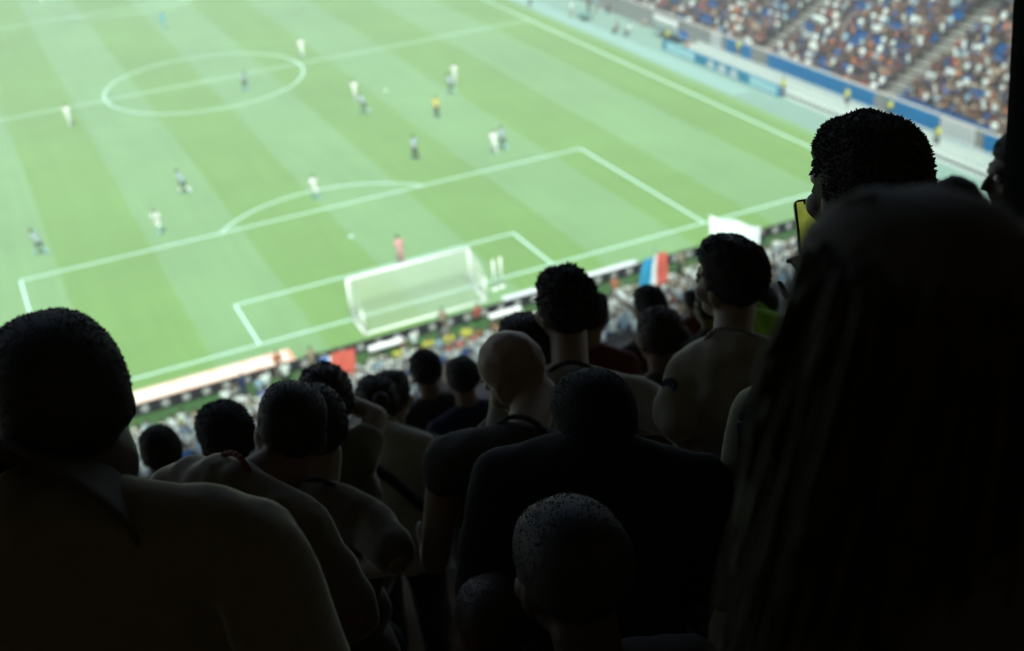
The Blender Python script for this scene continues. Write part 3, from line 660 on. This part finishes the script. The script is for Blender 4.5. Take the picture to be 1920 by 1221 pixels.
NI = 120
for d, x, y, z, k_, _ in ppl[:NI]:
    c = random.choice(PAL)
    spectator((x, y, z), math.pi / 2 + random.uniform(-.5, .3), c, 'spectator in %s, %s side stand row, %s' % (c, ORD[min(19, k_)], aisle_txt(y)), True if random.random() < .8 else False, random.choice(['rest', 'rest', 'clap', 'rest', 'up'] if random.random() < .2 else ['rest', 'clap']), random.uniform(.92, 1.06), 'spectators in the far side stand')
def merge(name, items, label, mats_keys, parent=None):
    V = []; F = []; MI = []; off = 0
    for me, Mx, cols in items:
        n = len(me.vertices); co = np.empty(n * 3); me.vertices.foreach_get('co', co); co = co.reshape(-1, 3) @ np.array(Mx.to_3x3()).T + np.array(Mx.translation)
        V.append(co)
        for p in me.polygons: F.append([i + off for i in p.vertices]); MI.append(cols[p.material_index])
        off += n
    me = bpy.data.meshes.new(name); me.from_pydata(np.concatenate(V).tolist(), [], F)
    me.polygons.foreach_set('material_index', MI)
    o = link_mesh(name, me, [M[q] for q in mats_keys], smooth=True)
    return setp(o, label, 'crowd' if 'crowd' in name else 'seats', kind='stuff')
mk = ['skin', 'skin_tan', 'skin_dark', 'hair_dark', 'hair_brown', 'hair_black', 'hair_blonde', 'trousers_dark', 'trousers_blue'] + ['cl_' + q for q in CLOTH]
items = []
for d, x, y, z, k_, _ in ppl[NI:]:
    c = random.choice(PAL)
    items.append((lodp[random.choice(['rest', 'rest', 'clap', 'up'] if random.random() < .3 else ['rest', 'clap'])], Matrix.Translation((x, y, z)) @ Matrix.Rotation(math.pi / 2 + random.uniform(-.5, .3), 4, 'Z') @ Matrix.Scale(random.uniform(.9, 1.1), 4),
                  [random.choice([0, 1, 2, 0]), random.choice([3, 4, 5, 6, 4]), mk.index('cl_' + c), random.choice([7, 8])]))
print('far stand people', len(ppl), 'seats', len(sts))
merge('seated_crowd', items, 'dense crowd filling the upper rows of the far side stand', mk)
bs = seat_proto('stadium_seat', 'seat_blue', '', 'seat', 'blue seats in the far side stand', .85)
used = False
for i, (d, x, y, z, k_, _) in enumerate(sts[:220]):
    if not used: c = bs; c.location = (x, y, z); used = True
    else: c = copy_tree(bs, (x, y, z))
    c['label'] = 'empty blue seat, %s side stand row, %s' % (ORD[min(19, k_)], aisle_txt(y))
mb = MB()
for (d, x, y, z, k_, _) in sts[220:]: mb.box((x - .2, y - .22, z + .4), (x + .2, y + .22, z + .45)); mb.box((x + .18, y - .22, z + .4), (x + .24, y + .22, z + .85))
if mb.V: setp(mb.build('stadium_seats', M['seat_blue']), 'blue seats left empty in the upper rows of the side stand', 'seats', kind='stuff')

# stewards and people along the far side
def stew(u, v, x, lab, cloth='yellow', z=0.0, face=-math.pi / 2, seated=False, sc=1.0, arm='rest', skin=None, hair=None):
    d = CR @ Vector(((u - 960) / FPX, -(v - 610.5) / FPX, -1.0)); t = (x - CX) / d.x; y = CY + t * d.y
    return spectator((x, y, z), face, cloth, lab, seated, arm, sc, 'people along the far touchline', skin, hair)
for u, v, x, c, lab, z, se in [
    (1252, 72, 39.9, 'yellow', 'steward in yellow vest at the far end of the low cyan board', 0, False), (1384, 105, 41.9, 'yellow', 'steward in yellow bib before the gap in the blue wall', .46, False),
    (1470, 142, 39.3, 'yellow', 'steward in yellow vest at the near end of the low cyan board', 0, False), (1588, 190, 41.0, 'yellow', 'steward in yellow vest standing among the white seats near the stair gap', .3, False),
    (1668, 212, 41.4, 'yellow', 'steward in yellow vest seen just above the curly hair', .46, False), (1757, 268, 40.6, 'yellow', 'steward in yellow bib before the white wall panel', .25, False),
    (995, 20, 36.6, 'yellow', 'assistant referee in pale yellow on the touchline by the halfway line', 0, False), (1072, 20, 38.0, 'white', 'person in white with fair hair standing on the side path', 0, False),
    (1158, 58, 38.6, 'grey', 'substitute in grey crouching on the side track', 0, True), (1180, 62, 39.0, 'white', 'substitute in white crouching on the side track', 0, True),
    (1104, 10, 39.8, 'black', 'coach in black standing in front of the dugout', 0, False), (1118, 12, 40.6, 'pale blue', 'person in pale blue beside the black clad coach', 0, False), (1140, 4, 41.6, 'grey', 'staff member in grey standing beyond the coach', 0, False),
    (1212, 22, 42.2, 'white', 'staff member in white bending near the dugout', 0, True), (1232, 30, 43.0, 'brown', 'staff member in brown at the wall end', 0, False), (1265, 32, 44.0, 'orange', 'person in orange behind the shelter roof', 0.6, False), (1290, 84, 40.1, 'orange', 'person in pale orange seated in the white rows near the shelter', .1, True)]:
    stew(u, v, x, lab, c, z, math.pi / 2 if x > 38 and x != 39.8 else 0.5, se)
dg = empty('dugout', (41.3, 37.2, 0), 'white curved shelter beside the far end of the side track', 'shelter')
mb = MB(); mb.sheet(lambda u, v: (.9 - 1.6 * math.sin(u * 1.9) * .9, (v - .5) * 4.2, .3 + 1.9 * (1 - math.cos(u * 1.9)) / 1.35), 10, 12, .04); mb.build('canopy', M['board_white'], dg, smooth=True)
mb = MB(); mb.box((.2, -2, .3), (.7, 2, .45)); mb.box((.6, -2, .45), (.7, 2, .95)); mb.build('bench', M['seat_blue'], dg)
# bunting table / equipment
mb = MB(); mb.box((-.5, -.9, .5), (.5, .9, .56)); eq = empty('equipment_table', (38.6, 49, 0), 'low green grey table with kit beside the far touchline', 'table')
mb.build('table_top', mat('table_top', (.1, .22, .19)), eq)
for sx_ in (-.42, .42):
    for sy_ in (-.8, .8): mb = MB(); mb.box((sx_ - .03, sy_ - .03, 0), (sx_ + .03, sy_ + .03, .5)); mb.build('leg', M['steel'], eq)

# ------------------------------------------------------------------ players
RUN = [[(.0, .3, -.3), (.0, .1, -.62 - .1)], [(.0, -.02, -.42), (.0, -.32, -.76)]]
def legs_run(a, k=1.0):     # a = stride
    L = .43
    def lg(t, bend): kn = (0, math.sin(t) * L, -math.cos(t) * L); t2 = t - bend; return [kn, (0, kn[1] + math.sin(t2) * .42, kn[2] - math.cos(t2) * .42)]
    return [lg(a, .25 * abs(a)), lg(-a * .7, .5 * abs(a) + .1)]
def player(u, v, label, shirt, bottom, socks, face, stride=.5, skin='skin', hair='hair_dark', lean=.12, group='players on the pitch', headu=None, k=1.08):
    g = gpt(u, v); lp = legs_run(stride)
    low = min(lp[0][1][2], lp[1][1][2]); hz = (-low) * k + .085 + .04 * k
    B = rz(face)
    # head height: hip + torso + head
    H = np.array((g.x, g.y, hz + (.47 + .055 + .065 + .105) * k + .03)) + B @ np.array((0, lean * .5 + .03, 0)) * k
    human(label, H, yaw=face, byaw=face, k=k, floor=0.0, skin=skin, hair=('short', 60, .015), hairm=hair, shirt=shirt, bottom=bottom, socks=socks, lean=(0, lean), legpose=lp, vox=.024, wrinkle=0, group=group, cat='footballer', eyes=False, sleeve=.7,
          el=None)
PLY = [
 (568, 108, 'footballer in white standing just beyond the centre circle on the halfway line', 'kit_white', 'shorts_white', 'sock_white', 3.0, .15, 'skin'),
 (131, 236, 'footballer in white near the left end of the halfway line', 'kit_white', 'shorts_white', 'sock_white', 2.6, .3, 'skin'),
 (462, 172, 'footballer in grey with dark shorts inside the centre circle', 'kit_grey', 'shorts_dark', 'sock_cyan', 3.6, .4, 'skin_tan'),
 (667, 190, 'footballer in white marked from behind, left of the ball', 'kit_white', 'shorts_white', 'sock_white', 2.4, .2, 'skin'),
 (682, 214, 'footballer in grey close behind the white footballer left of the ball', 'kit_grey', 'shorts_dark', 'sock_cyan', .6, .5, 'skin_tan'),
 (853, 158, 'footballer in white beyond the referee, towards the right touchline', 'kit_white', 'shorts_white', 'sock_white', 2.2, .2, 'skin'),
 (845, 177, 'footballer in grey pressed against the white footballer beyond the referee', 'kit_grey', 'shorts_dark', 'sock_cyan', .5, .5, 'skin_dark'),
 (779, 300, 'footballer in grey standing alone outside the near penalty area', 'kit_grey', 'shorts_dark', 'sock_dark', .1, .2, 'skin_tan'),
 (928, 289, 'footballer in white just beyond the near right penalty area line', 'kit_white', 'shorts_white', 'sock_white', 2.9, .3, 'skin'),
 (943, 281, 'footballer in grey half hidden behind the white footballer by the box', 'kit_grey', 'shorts_dark', 'sock_cyan', .3, .4, 'skin_tan'),
 (344, 363, 'footballer in grey running left of the penalty arc', 'kit_grey', 'shorts_dark', 'sock_white', .8, .5, 'skin_tan'),
 (299, 440, 'footballer in white with bent back outside the box on the left', 'kit_white', 'shorts_white', 'sock_cyan', 2.7, .45, 'skin'),
 (593, 375, 'footballer in white standing on the penalty arc', 'kit_white', 'shorts_white', 'sock_cyan', 3.4, .3, 'skin'),
 (75, 478, 'footballer in grey with dark shorts at the left edge of the photo', 'kit_grey', 'shorts_dark', 'sock_cyan', .9, .5, 'skin_tan'),
 (752, 495, 'goalkeeper in pink standing in front of the near goal', 'kit_pink', 'shorts_pink', 'sock_pink', .2, .2, 'skin'),
 (309, 54, 'goalkeeper in cyan far up the pitch near the far penalty area', 'kit_cyan', 'shorts_cyan', 'sock_cyan', 3.1, .2, 'skin')]
for p in PLY:
    player(p[0], p[1], p[2], p[3], p[4], p[5], p[6], p[7], p[8], lean=.1 + (p[7] > .4) * .25)
player(820, 222, 'referee in yellow shirt and black shorts in midfield', 'kit_yellow', 'shorts_black', 'sock_dark', 2.8, .3, 'skin', group='match officials')
v, f = ICO[3]; mb = MB(); g = gpt(724, 172); mb.add([q * .11 + np.array((g.x, g.y, .115)) for q in v], f)
setp(mb.build('football', M['kit_white'], smooth=True), 'white football on the grass between the footballers in midfield', 'ball')

# ------------------------------------------------------------------ people behind the goal and the lower tier crowd
def near(u, v, c, lab, z=0.0, hz=1.0, seated=False, arm='rest', face=0.0, **kw):
    g = gpt(u, v, z + hz); return spectator((g.x, g.y, z), face, c, lab, seated, arm, kw.pop('sc', 1.0), 'people behind the near goal', **kw)
for u, v, c, lab, se, arm in [
    (521, 680, 'orange', 'person in orange at the right end of the cream carpet', False, 'rest'), (535, 694, 'white', 'photographer in white kneeling behind the cream carpet end', True, 'rest'),
    (498, 713, 'white', 'photographer in white kneeling left of the one at the carpet end', True, 'rest'), (487, 722, 'pale blue', 'photographer in pale blue kneeling behind the black board', True, 'rest'),
    (455, 722, 'navy', 'person in navy standing against the black board', False, 'rest'), (423, 743, 'white', 'photographer in white crouching alone behind the black board', True, 'rest'), (443, 738, 'grey', 'photographer in grey beside the lone crouching photographer', True, 'clap'),
    (584, 672, 'beige', 'person in beige standing left of the two people in red', False, 'rest'), (757, 658, 'brown', 'person in brown standing right of the white bench', False, 'rest'),
    (777, 640, 'white', 'person in white standing behind the goal net', False, 'rest'), (830, 600, 'beige', 'person in beige right behind the net', False, 'rest'), (836, 622, 'grey', 'person in grey crouching behind the net', True, 'rest'),
    (895, 585, 'red', 'person in red crouching left of the right hand white bench', True, 'rest'), (1153, 540, 'orange', 'person in orange standing on the verge right of goal', False, 'rest'),
    (1277, 490, 'beige', 'person in beige standing at the black board right of the flag', False, 'rest'), (1395, 452, 'navy', 'person in navy at the corner beside the white sheet', False, 'rest'), (1430, 445, 'black', 'person in black near the corner board', True, 'rest')]:
    near(u, v, c, lab, 0, .95 if not se else .75, se, arm, random.uniform(-.4, .4))
for u, v, lab in [(747, 668, 'steward in yellow vest, leftmost of four behind the goal'), (804, 650, 'steward in yellow vest, second from the left behind the goal'), (843, 640, 'steward in pale yellow vest above the red banner'), (875, 628, 'steward in yellow vest, rightmost of four behind the goal'),
                  (1266, 536, 'steward in yellow vest right of the tall tricolour flag'), (334, 800, 'steward in yellow vest seen over the shoulder of the big man on the left'), (473, 768, 'steward in yellow vest seen between two dark heads at left')]:
    near(u, v, 'yellow', lab, 0.9, 1.3, False, 'rest', random.uniform(-.3, .3), sc=1.12)
for u, v, lab in [(630, 675, 'person in red shirt, left one of a pair holding a red flag'), (657, 672, 'person in red shirt, right one of a pair holding a red flag')]:
    near(u, v, 'orange', lab, 0.3, 1.2, False, 'rest', 0, sc=1.12)
cnt = 0; nitems = []
for k_ in range(0, 15):
    y = y0 - .12 - .8 * k_ - .4; z = .45 + .38 * k_; x = -21.0; n = 0
    while x < 27:
        x += .56 + random.uniform(-.04, .04); n += 1
        if random.random() < .15: continue
        u, v, d = project((x, y, z + 1.3))
        if not (200 < u < 1500) or v > 1000: continue
        c = random.choice(['white'] * 20 + ['pale blue'] * 3 + ['beige'] * 3 + ['grey', 'orange', 'blue', 'brown'])
        if k_ < 2:
            spectator((x, y, z), random.uniform(-.4, .4), c, 'spectator in %s, %s row behind the goal, %s place from its left end' % (c, ORD[k_], ordn(n - 1)), random.random() < .4, random.choice(['rest', 'rest', 'clap', 'up']), random.uniform(.92, 1.06), 'spectators in the lower tier behind the goal'); cnt += 1
        else:
            nitems.append((lodp[random.choice(['rest', 'rest', 'clap', 'up'])], Matrix.Translation((x, y, z + random.choice([0, .3]))) @ Matrix.Rotation(random.uniform(-.4, .4), 4, 'Z'), [random.choice([0, 1, 2, 0]), random.choice([3, 4, 5, 6, 4]), mk.index('cl_' + c), random.choice([7, 8])]))
merge('lower_tier_crowd', nitems, 'crowd in the upper rows of the lower tier behind the goal', mk)
print('near crowd', cnt)

def flag(label, P00, P10, P01, P11, bands, wave=.12, n=1.5, pole=None, name='flag', cat='flag', horizontal=True):
    """corner points; bands = list of (upto, material index) across u"""
    P00, P10, P01, P11 = map(Vector, (P00, P10, P01, P11))
    nrm = (P10 - P00).cross(P01 - P00).normalized()
    c = (P00 + P10 + P01 + P11) / 4; e = empty(name, c, label, cat)
    def fn(u, v):
        p = P00 * (1 - u) * (1 - v) + P10 * u * (1 - v) + P01 * (1 - u) * v + P11 * u * v
        return p + nrm * wave * (math.sin(n * 6.28 * u + v * 2) + .5 * math.sin(n * 9 * v + u * 3)) - c
    mats = [M['flag_blue'], M['flag_white'], M['flag_red'], M['flag_cyan']]
    def mi(u, v):
        t = u if horizontal else v
        for lim, m_ in bands:
            if t < lim: return m_
        return bands[-1][1]
    mb = MB(); mb.sheet(fn, 30, 20, .01, mi); mb.build('cloth', mats, e, smooth=True)
    if pole:
        mb = MB(); mb.tube(Vector(pole[0]) - c, Vector(pole[1]) - c, .02, n=8); mb.build('pole', M['steel'], e)
    return e
def gz(u, v, z): return gpt(u, v, z)
flag('tall blue, white and red flag hanging from a pole right of the goal', gz(1207, 486, 4.4), gz(1250, 470, 4.8), gz(1192, 552, 3.0), gz(1254, 562, 3.0), [(.42, 3), (.6, 1), (1.01, 2)], .14, 1.2, (gz(1228, 460, 5.0), gz(1228, 600, 1.2)))
flag('red flag with blue and white edges held by the pair in red', gz(600, 672, 3.0), gz(664, 650, 3.2), gz(604, 706, 2.4), gz(670, 728, 2.2), [(.22, 0), (.3, 1), (1.01, 2)], .1, 1.4)
flag('white sheet hanging below the red flag', gz(618, 712, 2.8), gz(674, 729, 2.8), gz(612, 742, 2.4), gz(672, 762, 2.4), [(1.01, 1)], .06)
flag('red and white banner with blue end held level by stewards', gz(824, 658, 3.2), gz(888, 630, 3.2), gz(836, 704, 2.5), gz(926, 656, 2.5), [(.24, 2), (.85, 1), (1.01, 0)], .08, horizontal=False)
flag('white sheet spread over heads left of the dark haired man in front of goal', gz(675, 704, 3.0), gz(752, 680, 3.0), gz(690, 730, 2.6), gz(764, 708, 2.6), [(1.01, 1)], .1)
flag('white sheet waved near the corner beyond the man with the quiff', gz(1330, 403, 2.4), gz(1426, 425, 2.4), gz(1330, 452, 1.6), gz(1424, 462, 1.6), [(1.01, 1)], .12)
flag('pale sheet draped over the front wall near the corner', gz(1420, 478, 1.0), gz(1480, 462, 1.0), gz(1422, 530, 1.0), gz(1486, 520, 1.0), [(1.01, 1)], .06)

# ------------------------------------------------------------------ people of the upper tier (foreground)
P = ptw
def A(p): return np.array(p)
# big man at the left
human('large man in khaki collared shirt close at the left edge', P(116, 765, 1.56), neck=1.25, yaw=.15, byaw=.12, hp=.1, k=1.04, skin='skin_dark', hair=('buzz', 900, .007), hairm='hair_black', shirt='shirt_khaki', collar='shirt_black', cr=.034, width=1.42, wsc=6.0, el=[A(P(-230, 1350, 1.6)), A(P(585, 1330, 1.5))], vox=.009, headk=1.08,
      sh=[A(P(-190, 1060, 1.6)), A(P(474, 1018, 1.52))], wrinkle=.02, sleeve=.9)
human('man in khaki shirt with red collar leaning to the right, left of centre', P(546, 812, 2.75), yaw=-.25, byaw=-.25, hp=.35, hr=.25, skin='skin_tan', hair=('buzz', 700, .01), hairm='hair_dark', shirt='shirt_khaki', collar='shirt_red', vox=.011, headk=1.0,
      sh=[A(P(318, 925, 2.75)), A(P(572, 985, 2.55))], wrinkle=.02, sleeve=.9)
human('man in grey shirt with blue collar and hand on hip, behind the leaning man', P(590, 800, 3.2), yaw=0, byaw=-.1, hair=('short', 400, .015), shirt='shirt_khaki', collar='shirt_navy', sh=[A(P(500, 950, 3.25)), A(P(700, 985, 3.1))],
      el=[None, A(P(742, 1050, 3.0))], wr=[None, A(P(650, 1075, 3.15))], sleeve=.8)
human('person shading their eyes with a raised right arm', P(612, 752, 3.8), yaw=-.1, hair=('short', 500, .02), hairm='hair_brown', shirt='shirt_olive', sh=[A(P(560, 845, 3.85)), A(P(672, 862, 3.75))],
      el=[None, A(P(706, 782, 3.85))], wr=[None, A(P(642, 748, 3.9))], sleeve=.4, skin='skin')
human('small dark head seen over the khaki shoulder at left', P(302, 850, 4.97), yaw=.1, hair=('short', 700, .014), hairm='hair_black', shirt='shirt_black', skin='skin_dark', vox=.014)
human('dark curly head left of the leaning man', P(423, 822, 3.65), yaw=.1, hair=('short', 900, .016), hairm='hair_black', shirt='shirt_brown', skin='skin_dark', vox=.013)
E_, eg = human('woman with tied hair and pale shirt crossed by a bag strap', P(708, 758, 4.55), yaw=-.15, hair=('bun', 500, .02), hairm='hair_brown', shirt='shirt_pale', vox=.012, k=.97, sh=[A(P(655, 840, 4.5)), A(P(788, 842, 4.4))],
      strap=[A(P(690, 868, 4.2)), A(P(735, 900, 4.18)), A(P(790, 948, 4.2)), A(P(830, 985, 4.4))])
human('person with orange lit face beside the woman with tied hair', P(737, 745, 5.2), yaw=-.9, hair=('short', 500, .02), hairm='hair_brown', shirt='shirt_brown', skin='skin', vox=.014)
human('dark haired man in black shirt in front of the goal', P(797, 697, 6.4), yaw=.05, hair=('short', 500, .014), hairm='hair_black', shirt='shirt_black', vox=.014, width=1.1)
human('dark round head right of the man in black', P(866, 710, 6.2), yaw=.0, hair=('short', 500, .016), hairm='hair_dark', shirt='shirt_navy', vox=.014)
human('bald man with rim lit scalp in sleeveless dark top', P(966, 702, 3.15), yaw=.35, byaw=0, hp=.55, hr=-.2, hair=None, skin='skin', shirt='shirt_black', sleeve=.15, vox=.009, sh=[A(P(838, 862, 3.0)), A(P(1120, 880, 2.95))], headk=1.08)
human('head of brown hair directly behind the bald man', P(984, 655, 3.75), yaw=.2, hair=('short', 500, .015), hairm='hair_brown', shirt='shirt_brown', vox=.013)
human('tall man with upright tousled hair and pale shirt', P(1057, 582, 3.6), yaw=.05, byaw=-.1, hp=-.05, hair=('tall', 900, .015), hairm='hair_black', shirt='shirt_grey', collar='shirt_black', vox=.01, sh=[A(P(958, 748, 3.6)), A(P(1190, 745, 3.5))],
      el=[None, A(P(1262, 790, 3.4))], sleeve=.85)
human('person in red shirt with pale mask right of the tall man', P(1110, 592, 5.7), yaw=-1.0, hair=('short', 400, .015), hairm='hair_black', shirt='shirt_red', vox=.014)
human('broad man in black jacket and cap hunched at the centre', P(1112, 800, 2.45), yaw=0, byaw=-.1, hp=.3, hair=('buzz', 500, .008), hairm='hair_coal', shirt='shirt_coal', vox=.011, width=1.2, sh=[A(P(940, 900, 2.45)), A(P(1308, 905, 2.4))], sleeve=1.2, skin='skin_dark')
human('person with dark hair below the tricolour flag', P(1215, 575, 6.6), yaw=.1, hair=('short', 500, .018), hairm='hair_black', shirt='shirt_brown', vox=.014)
human('person in brown hooded top between two taller men', P(1233, 632, 4.7), yaw=.0, hair=('short', 500, .02), hairm='hair_brown', shirt='shirt_brown', skin='skin_tan', vox=.013)
Lr, Lg = human('young man with side swept quiff and grey shirt with dark sleeve badge', P(1367, 528, 3.35), yaw=.25, byaw=.1, hp=.0, hair=('quiff', 1400, .014), hairm='hair_dark', shirt='shirt_grey', vox=.01, sh=[A(P(1292, 692, 3.35)), A(P(1450, 690, 3.25))],
      el=[A(P(1262, 800, 3.3)), A(P(1480, 800, 3.2))], wr=[A(P(1320, 860, 3.5)), A(P(1420, 850, 3.5))], sleeve=.85, wrinkle=.018, headk=1.02)
bp_ = (Lg['sh'][0] * .72 + np.array(P(1262, 800, 3.3)) * .28); bn = np.array((CX, CY, CZ)) - bp_; bn /= np.linalg.norm(bn); bn = bn + np.array((-.9, .35, 0)); bn /= np.linalg.norm(bn)
mb = MB(); mb.tube(bp_ + bn * .03 - Lg['loc'], bp_ + bn * .072 - Lg['loc'], .024, .024, 20); mb.build('sleeve_badge', M['shirt_navy'], Lr)
human('child with dark hair left of the young man with the quiff', P(1297, 566, 7.3), yaw=.1, hair=('bun', 300, .015), hairm='hair_black', shirt='shirt_red', vox=.014, k=.8, headk=.62)
human('dark haired person peeking beside the neck of the young man with the quiff', P(1327, 578, 6.6), yaw=.1, hair=('short', 300, .015), hairm='hair_dark', shirt='shirt_black', vox=.014, headk=.85, k=.9)
human('person in lime vest right of the young man with the quiff', P(1419, 578, 5.9), yaw=.1, hair=('short', 300, .015), hairm='hair_dark', shirt='lime', vox=.014, sh=[A(P(1375, 625, 5.6)), A(P(1450, 612, 5.5))])
human('person in olive shirt with dark strap half hidden by the blurred woman', P(1640, 600, 2.5), yaw=0, hair=('short', 400, .02), shirt='shirt_olive', vox=.012, sh=[A(P(1425, 775, 2.45)), A(P(1680, 775, 2.4))], skin='skin_tan',
      el=[A(P(1395, 960, 2.4)), None], strap=[A(P(1440, 705, 2.3)), A(P(1400, 790, 2.28)), A(P(1405, 900, 2.3))])
# curly haired man with the phone
human('man with short curly hair filming with a phone', P(1616, 354, 2.0), yaw=-.02, byaw=-.1, hp=.05, hair=('curly', 3000, .009), hairm='hair_black', shirt='shirt_black', skin='skin_dark', vox=.0085, k=1.02, headk=1.0, eyes=True,
      sh=[A(P(1545, 610, 2.05)), A(P(1850, 600, 1.95))], el=[A(P(1545, 740, 2.3)), None], wr=[A(P(1532, 575, 2.44)), None], curl=.9)
ph = empty('smartphone', P(1530, 450, 2.4), 'lit smartphone filming the pitch, held up by the curly haired man', 'phone')
xa = (P(1560, 372, 2.4) - P(1490, 380, 2.4)).normalized(); za = (P(1490, 380, 2.4) - P(1517, 520, 2.4)); za = (za - xa * za.dot(xa)).normalized(); ya = za.cross(xa)
mb = MB(); wd, hg = .036, .07
cx_ = P(1487, 376, 2.4); ctr = cx_ + xa * wd - za * hg
ph.matrix_world = Matrix(((xa.x, ya.x, za.x, ctr.x), (xa.y, ya.y, za.y, ctr.y), (xa.z, ya.z, za.z, ctr.z), (0, 0, 0, 1)))
rc = .011; out_ = [(sx * (wd - rc) + rc * math.cos(t), sz * (hg - rc) + rc * math.sin(t)) for sx, sz, t0 in ((1, 1, 0), (-1, 1, math.pi / 2), (-1, -1, math.pi), (1, -1, 1.5 * math.pi)) for t in [t0 + i * math.pi / 12 for i in range(7)]]
n0 = len(out_); mb.add([(x, -.004, z) for x, z in out_] + [(x, .004, z) for x, z in out_], [list(range(n0)), list(range(n0, 2 * n0))[::-1]] + [[(i + 1) % n0, i, n0 + i, n0 + (i + 1) % n0] for i in range(n0)]); mb.build('case', M['phone_black'], ph)
sm = bpy.data.materials.new('phone_screen'); sm.use_nodes = True; n_ = sm.node_tree; b_ = n_.nodes['Principled BSDF']
tc = n_.nodes.new('ShaderNodeTexCoord'); no = n_.nodes.new('ShaderNodeTexNoise'); no.inputs['Scale'].default_value = 45; n_.links.new(tc.outputs['Object'], no.inputs[0])
cr2 = n_.nodes.new('ShaderNodeValToRGB'); cr2.color_ramp.elements[0].color = (.09, .11, .008, 1); cr2.color_ramp.elements[1].color = (.27, .32, .06, 1); sp_ = n_.nodes.new('ShaderNodeSeparateXYZ'); n_.links.new(tc.outputs['Object'], sp_.inputs[0]); ma_ = n_.nodes.new('ShaderNodeMath'); ma_.operation = 'MULTIPLY_ADD'; ma_.inputs[1].default_value = 9.0; n_.links.new(sp_.outputs['Z'], ma_.inputs[0]); n_.links.new(no.outputs['Fac'], ma_.inputs[2]); ma2 = n_.nodes.new('ShaderNodeMath'); ma2.operation = 'SUBTRACT'; ma2.inputs[1].default_value = .2; n_.links.new(ma_.outputs[0], ma2.inputs[0]); n_.links.new(ma2.outputs[0], cr2.inputs[0]); n_.links.new(cr2.outputs[0], b_.inputs['Emission Color'])
b_.inputs['Base Color'].default_value = (.02, .02, .02, 1); b_.inputs['Emission Strength'].default_value = .4; b_.inputs['Roughness'].default_value = .2
mb = MB(); s_ = -.0052; wi, hi, nw_, nh_ = wd - .005, hg - .005, .017, .006
mb.add([(-wi, s_, -hi), (wi, s_, -hi), (wi, s_, hi - nh_), (nw_, s_, hi - nh_), (-nw_, s_, hi - nh_), (-wi, s_, hi - nh_)], [[0, 1, 2, 3, 4, 5]])
mb.add([(-wi, s_, hi - nh_), (-nw_, s_, hi - nh_), (-nw_, s_, hi), (-wi, s_, hi)], [[0, 1, 2, 3]]); mb.add([(nw_, s_, hi - nh_), (wi, s_, hi - nh_), (wi, s_, hi), (nw_, s_, hi)], [[0, 1, 2, 3]])
mb.build('screen', sm, ph)
# blurred woman nearest the camera
human('woman with long hair, large and out of focus at the right', P(1684, 648, .78), yaw=.1, byaw=0, hp=.0, hair=('long', 2200, .03), hairm='hair_umber', shirt='shirt_black', vox=.012, k=.9, headk=.86, sh=[A(P(1520, 1200, .8)), A(P(2240, 1180, .78))], sleeve=1.2)
human('person with short dark hair beyond the curly haired man', P(1785, 385, 5.1), yaw=.05, hair=('short', 500, .012), hairm='hair_black', shirt='shirt_black', vox=.014)
human('person in profile against the dark column at right', P(1916, 322, 3.5), yaw=1.1, byaw=.4, hp=.1, hair=('short', 600, .015), hairm='hair_black', shirt='shirt_black', vox=.01, skin='skin_dark')
human('seated person with shaved head low in the centre', P(1068, 1075, 1.95), yaw=0, hp=.15, hair=('buzz', 900, .005), hairm='hair_dark', shirt='shirt_black', skin='skin_dark', seated=True, vox=.01, k=1.0, headk=1.12, floor=CZ - 1.65 - .48 * 2 + .0)
human('seated child with shaved head left of the shaved man', P(925, 1175, 2.35), yaw=-.2, hp=.2, hair=('buzz', 500, .005), hairm='hair_brown', shirt='shirt_black', skin='skin_tan', seated=True, vox=.012, k=.8, headk=.9, floor=CZ - 1.65 - .48 * 3)
human('dark figure behind the shoulder of the large man at left', P(55, 830, 2.6), yaw=0, hair=('short', 300, .015), shirt='shirt_brown', vox=.014)
# ------------------------------------------------------------------ thin air between the stands
HD = .0016
if HD:
    mb = MB(); mb.box((-62, -70, -1.5), (84, 112, 46)); hz_ = mb.build('haze', [])
    hm = bpy.data.materials.new('haze'); hm.use_nodes = True; n_ = hm.node_tree; n_.nodes.remove(n_.nodes['Principled BSDF'])
    pv = n_.nodes.new('ShaderNodeVolumePrincipled'); pv.inputs['Color'].default_value = (.85, .95, .97, 1); pv.inputs['Density'].default_value = HD
    n_.links.new(pv.outputs[0], n_.nodes['Material Output'].inputs['Volume']); hz_.data.materials.clear(); hz_.data.materials.append(hm)
    setp(hz_, 'thin pale air filling the bowl of the stadium', 'haze', kind='stuff')
print('objects', len(bpy.data.objects))
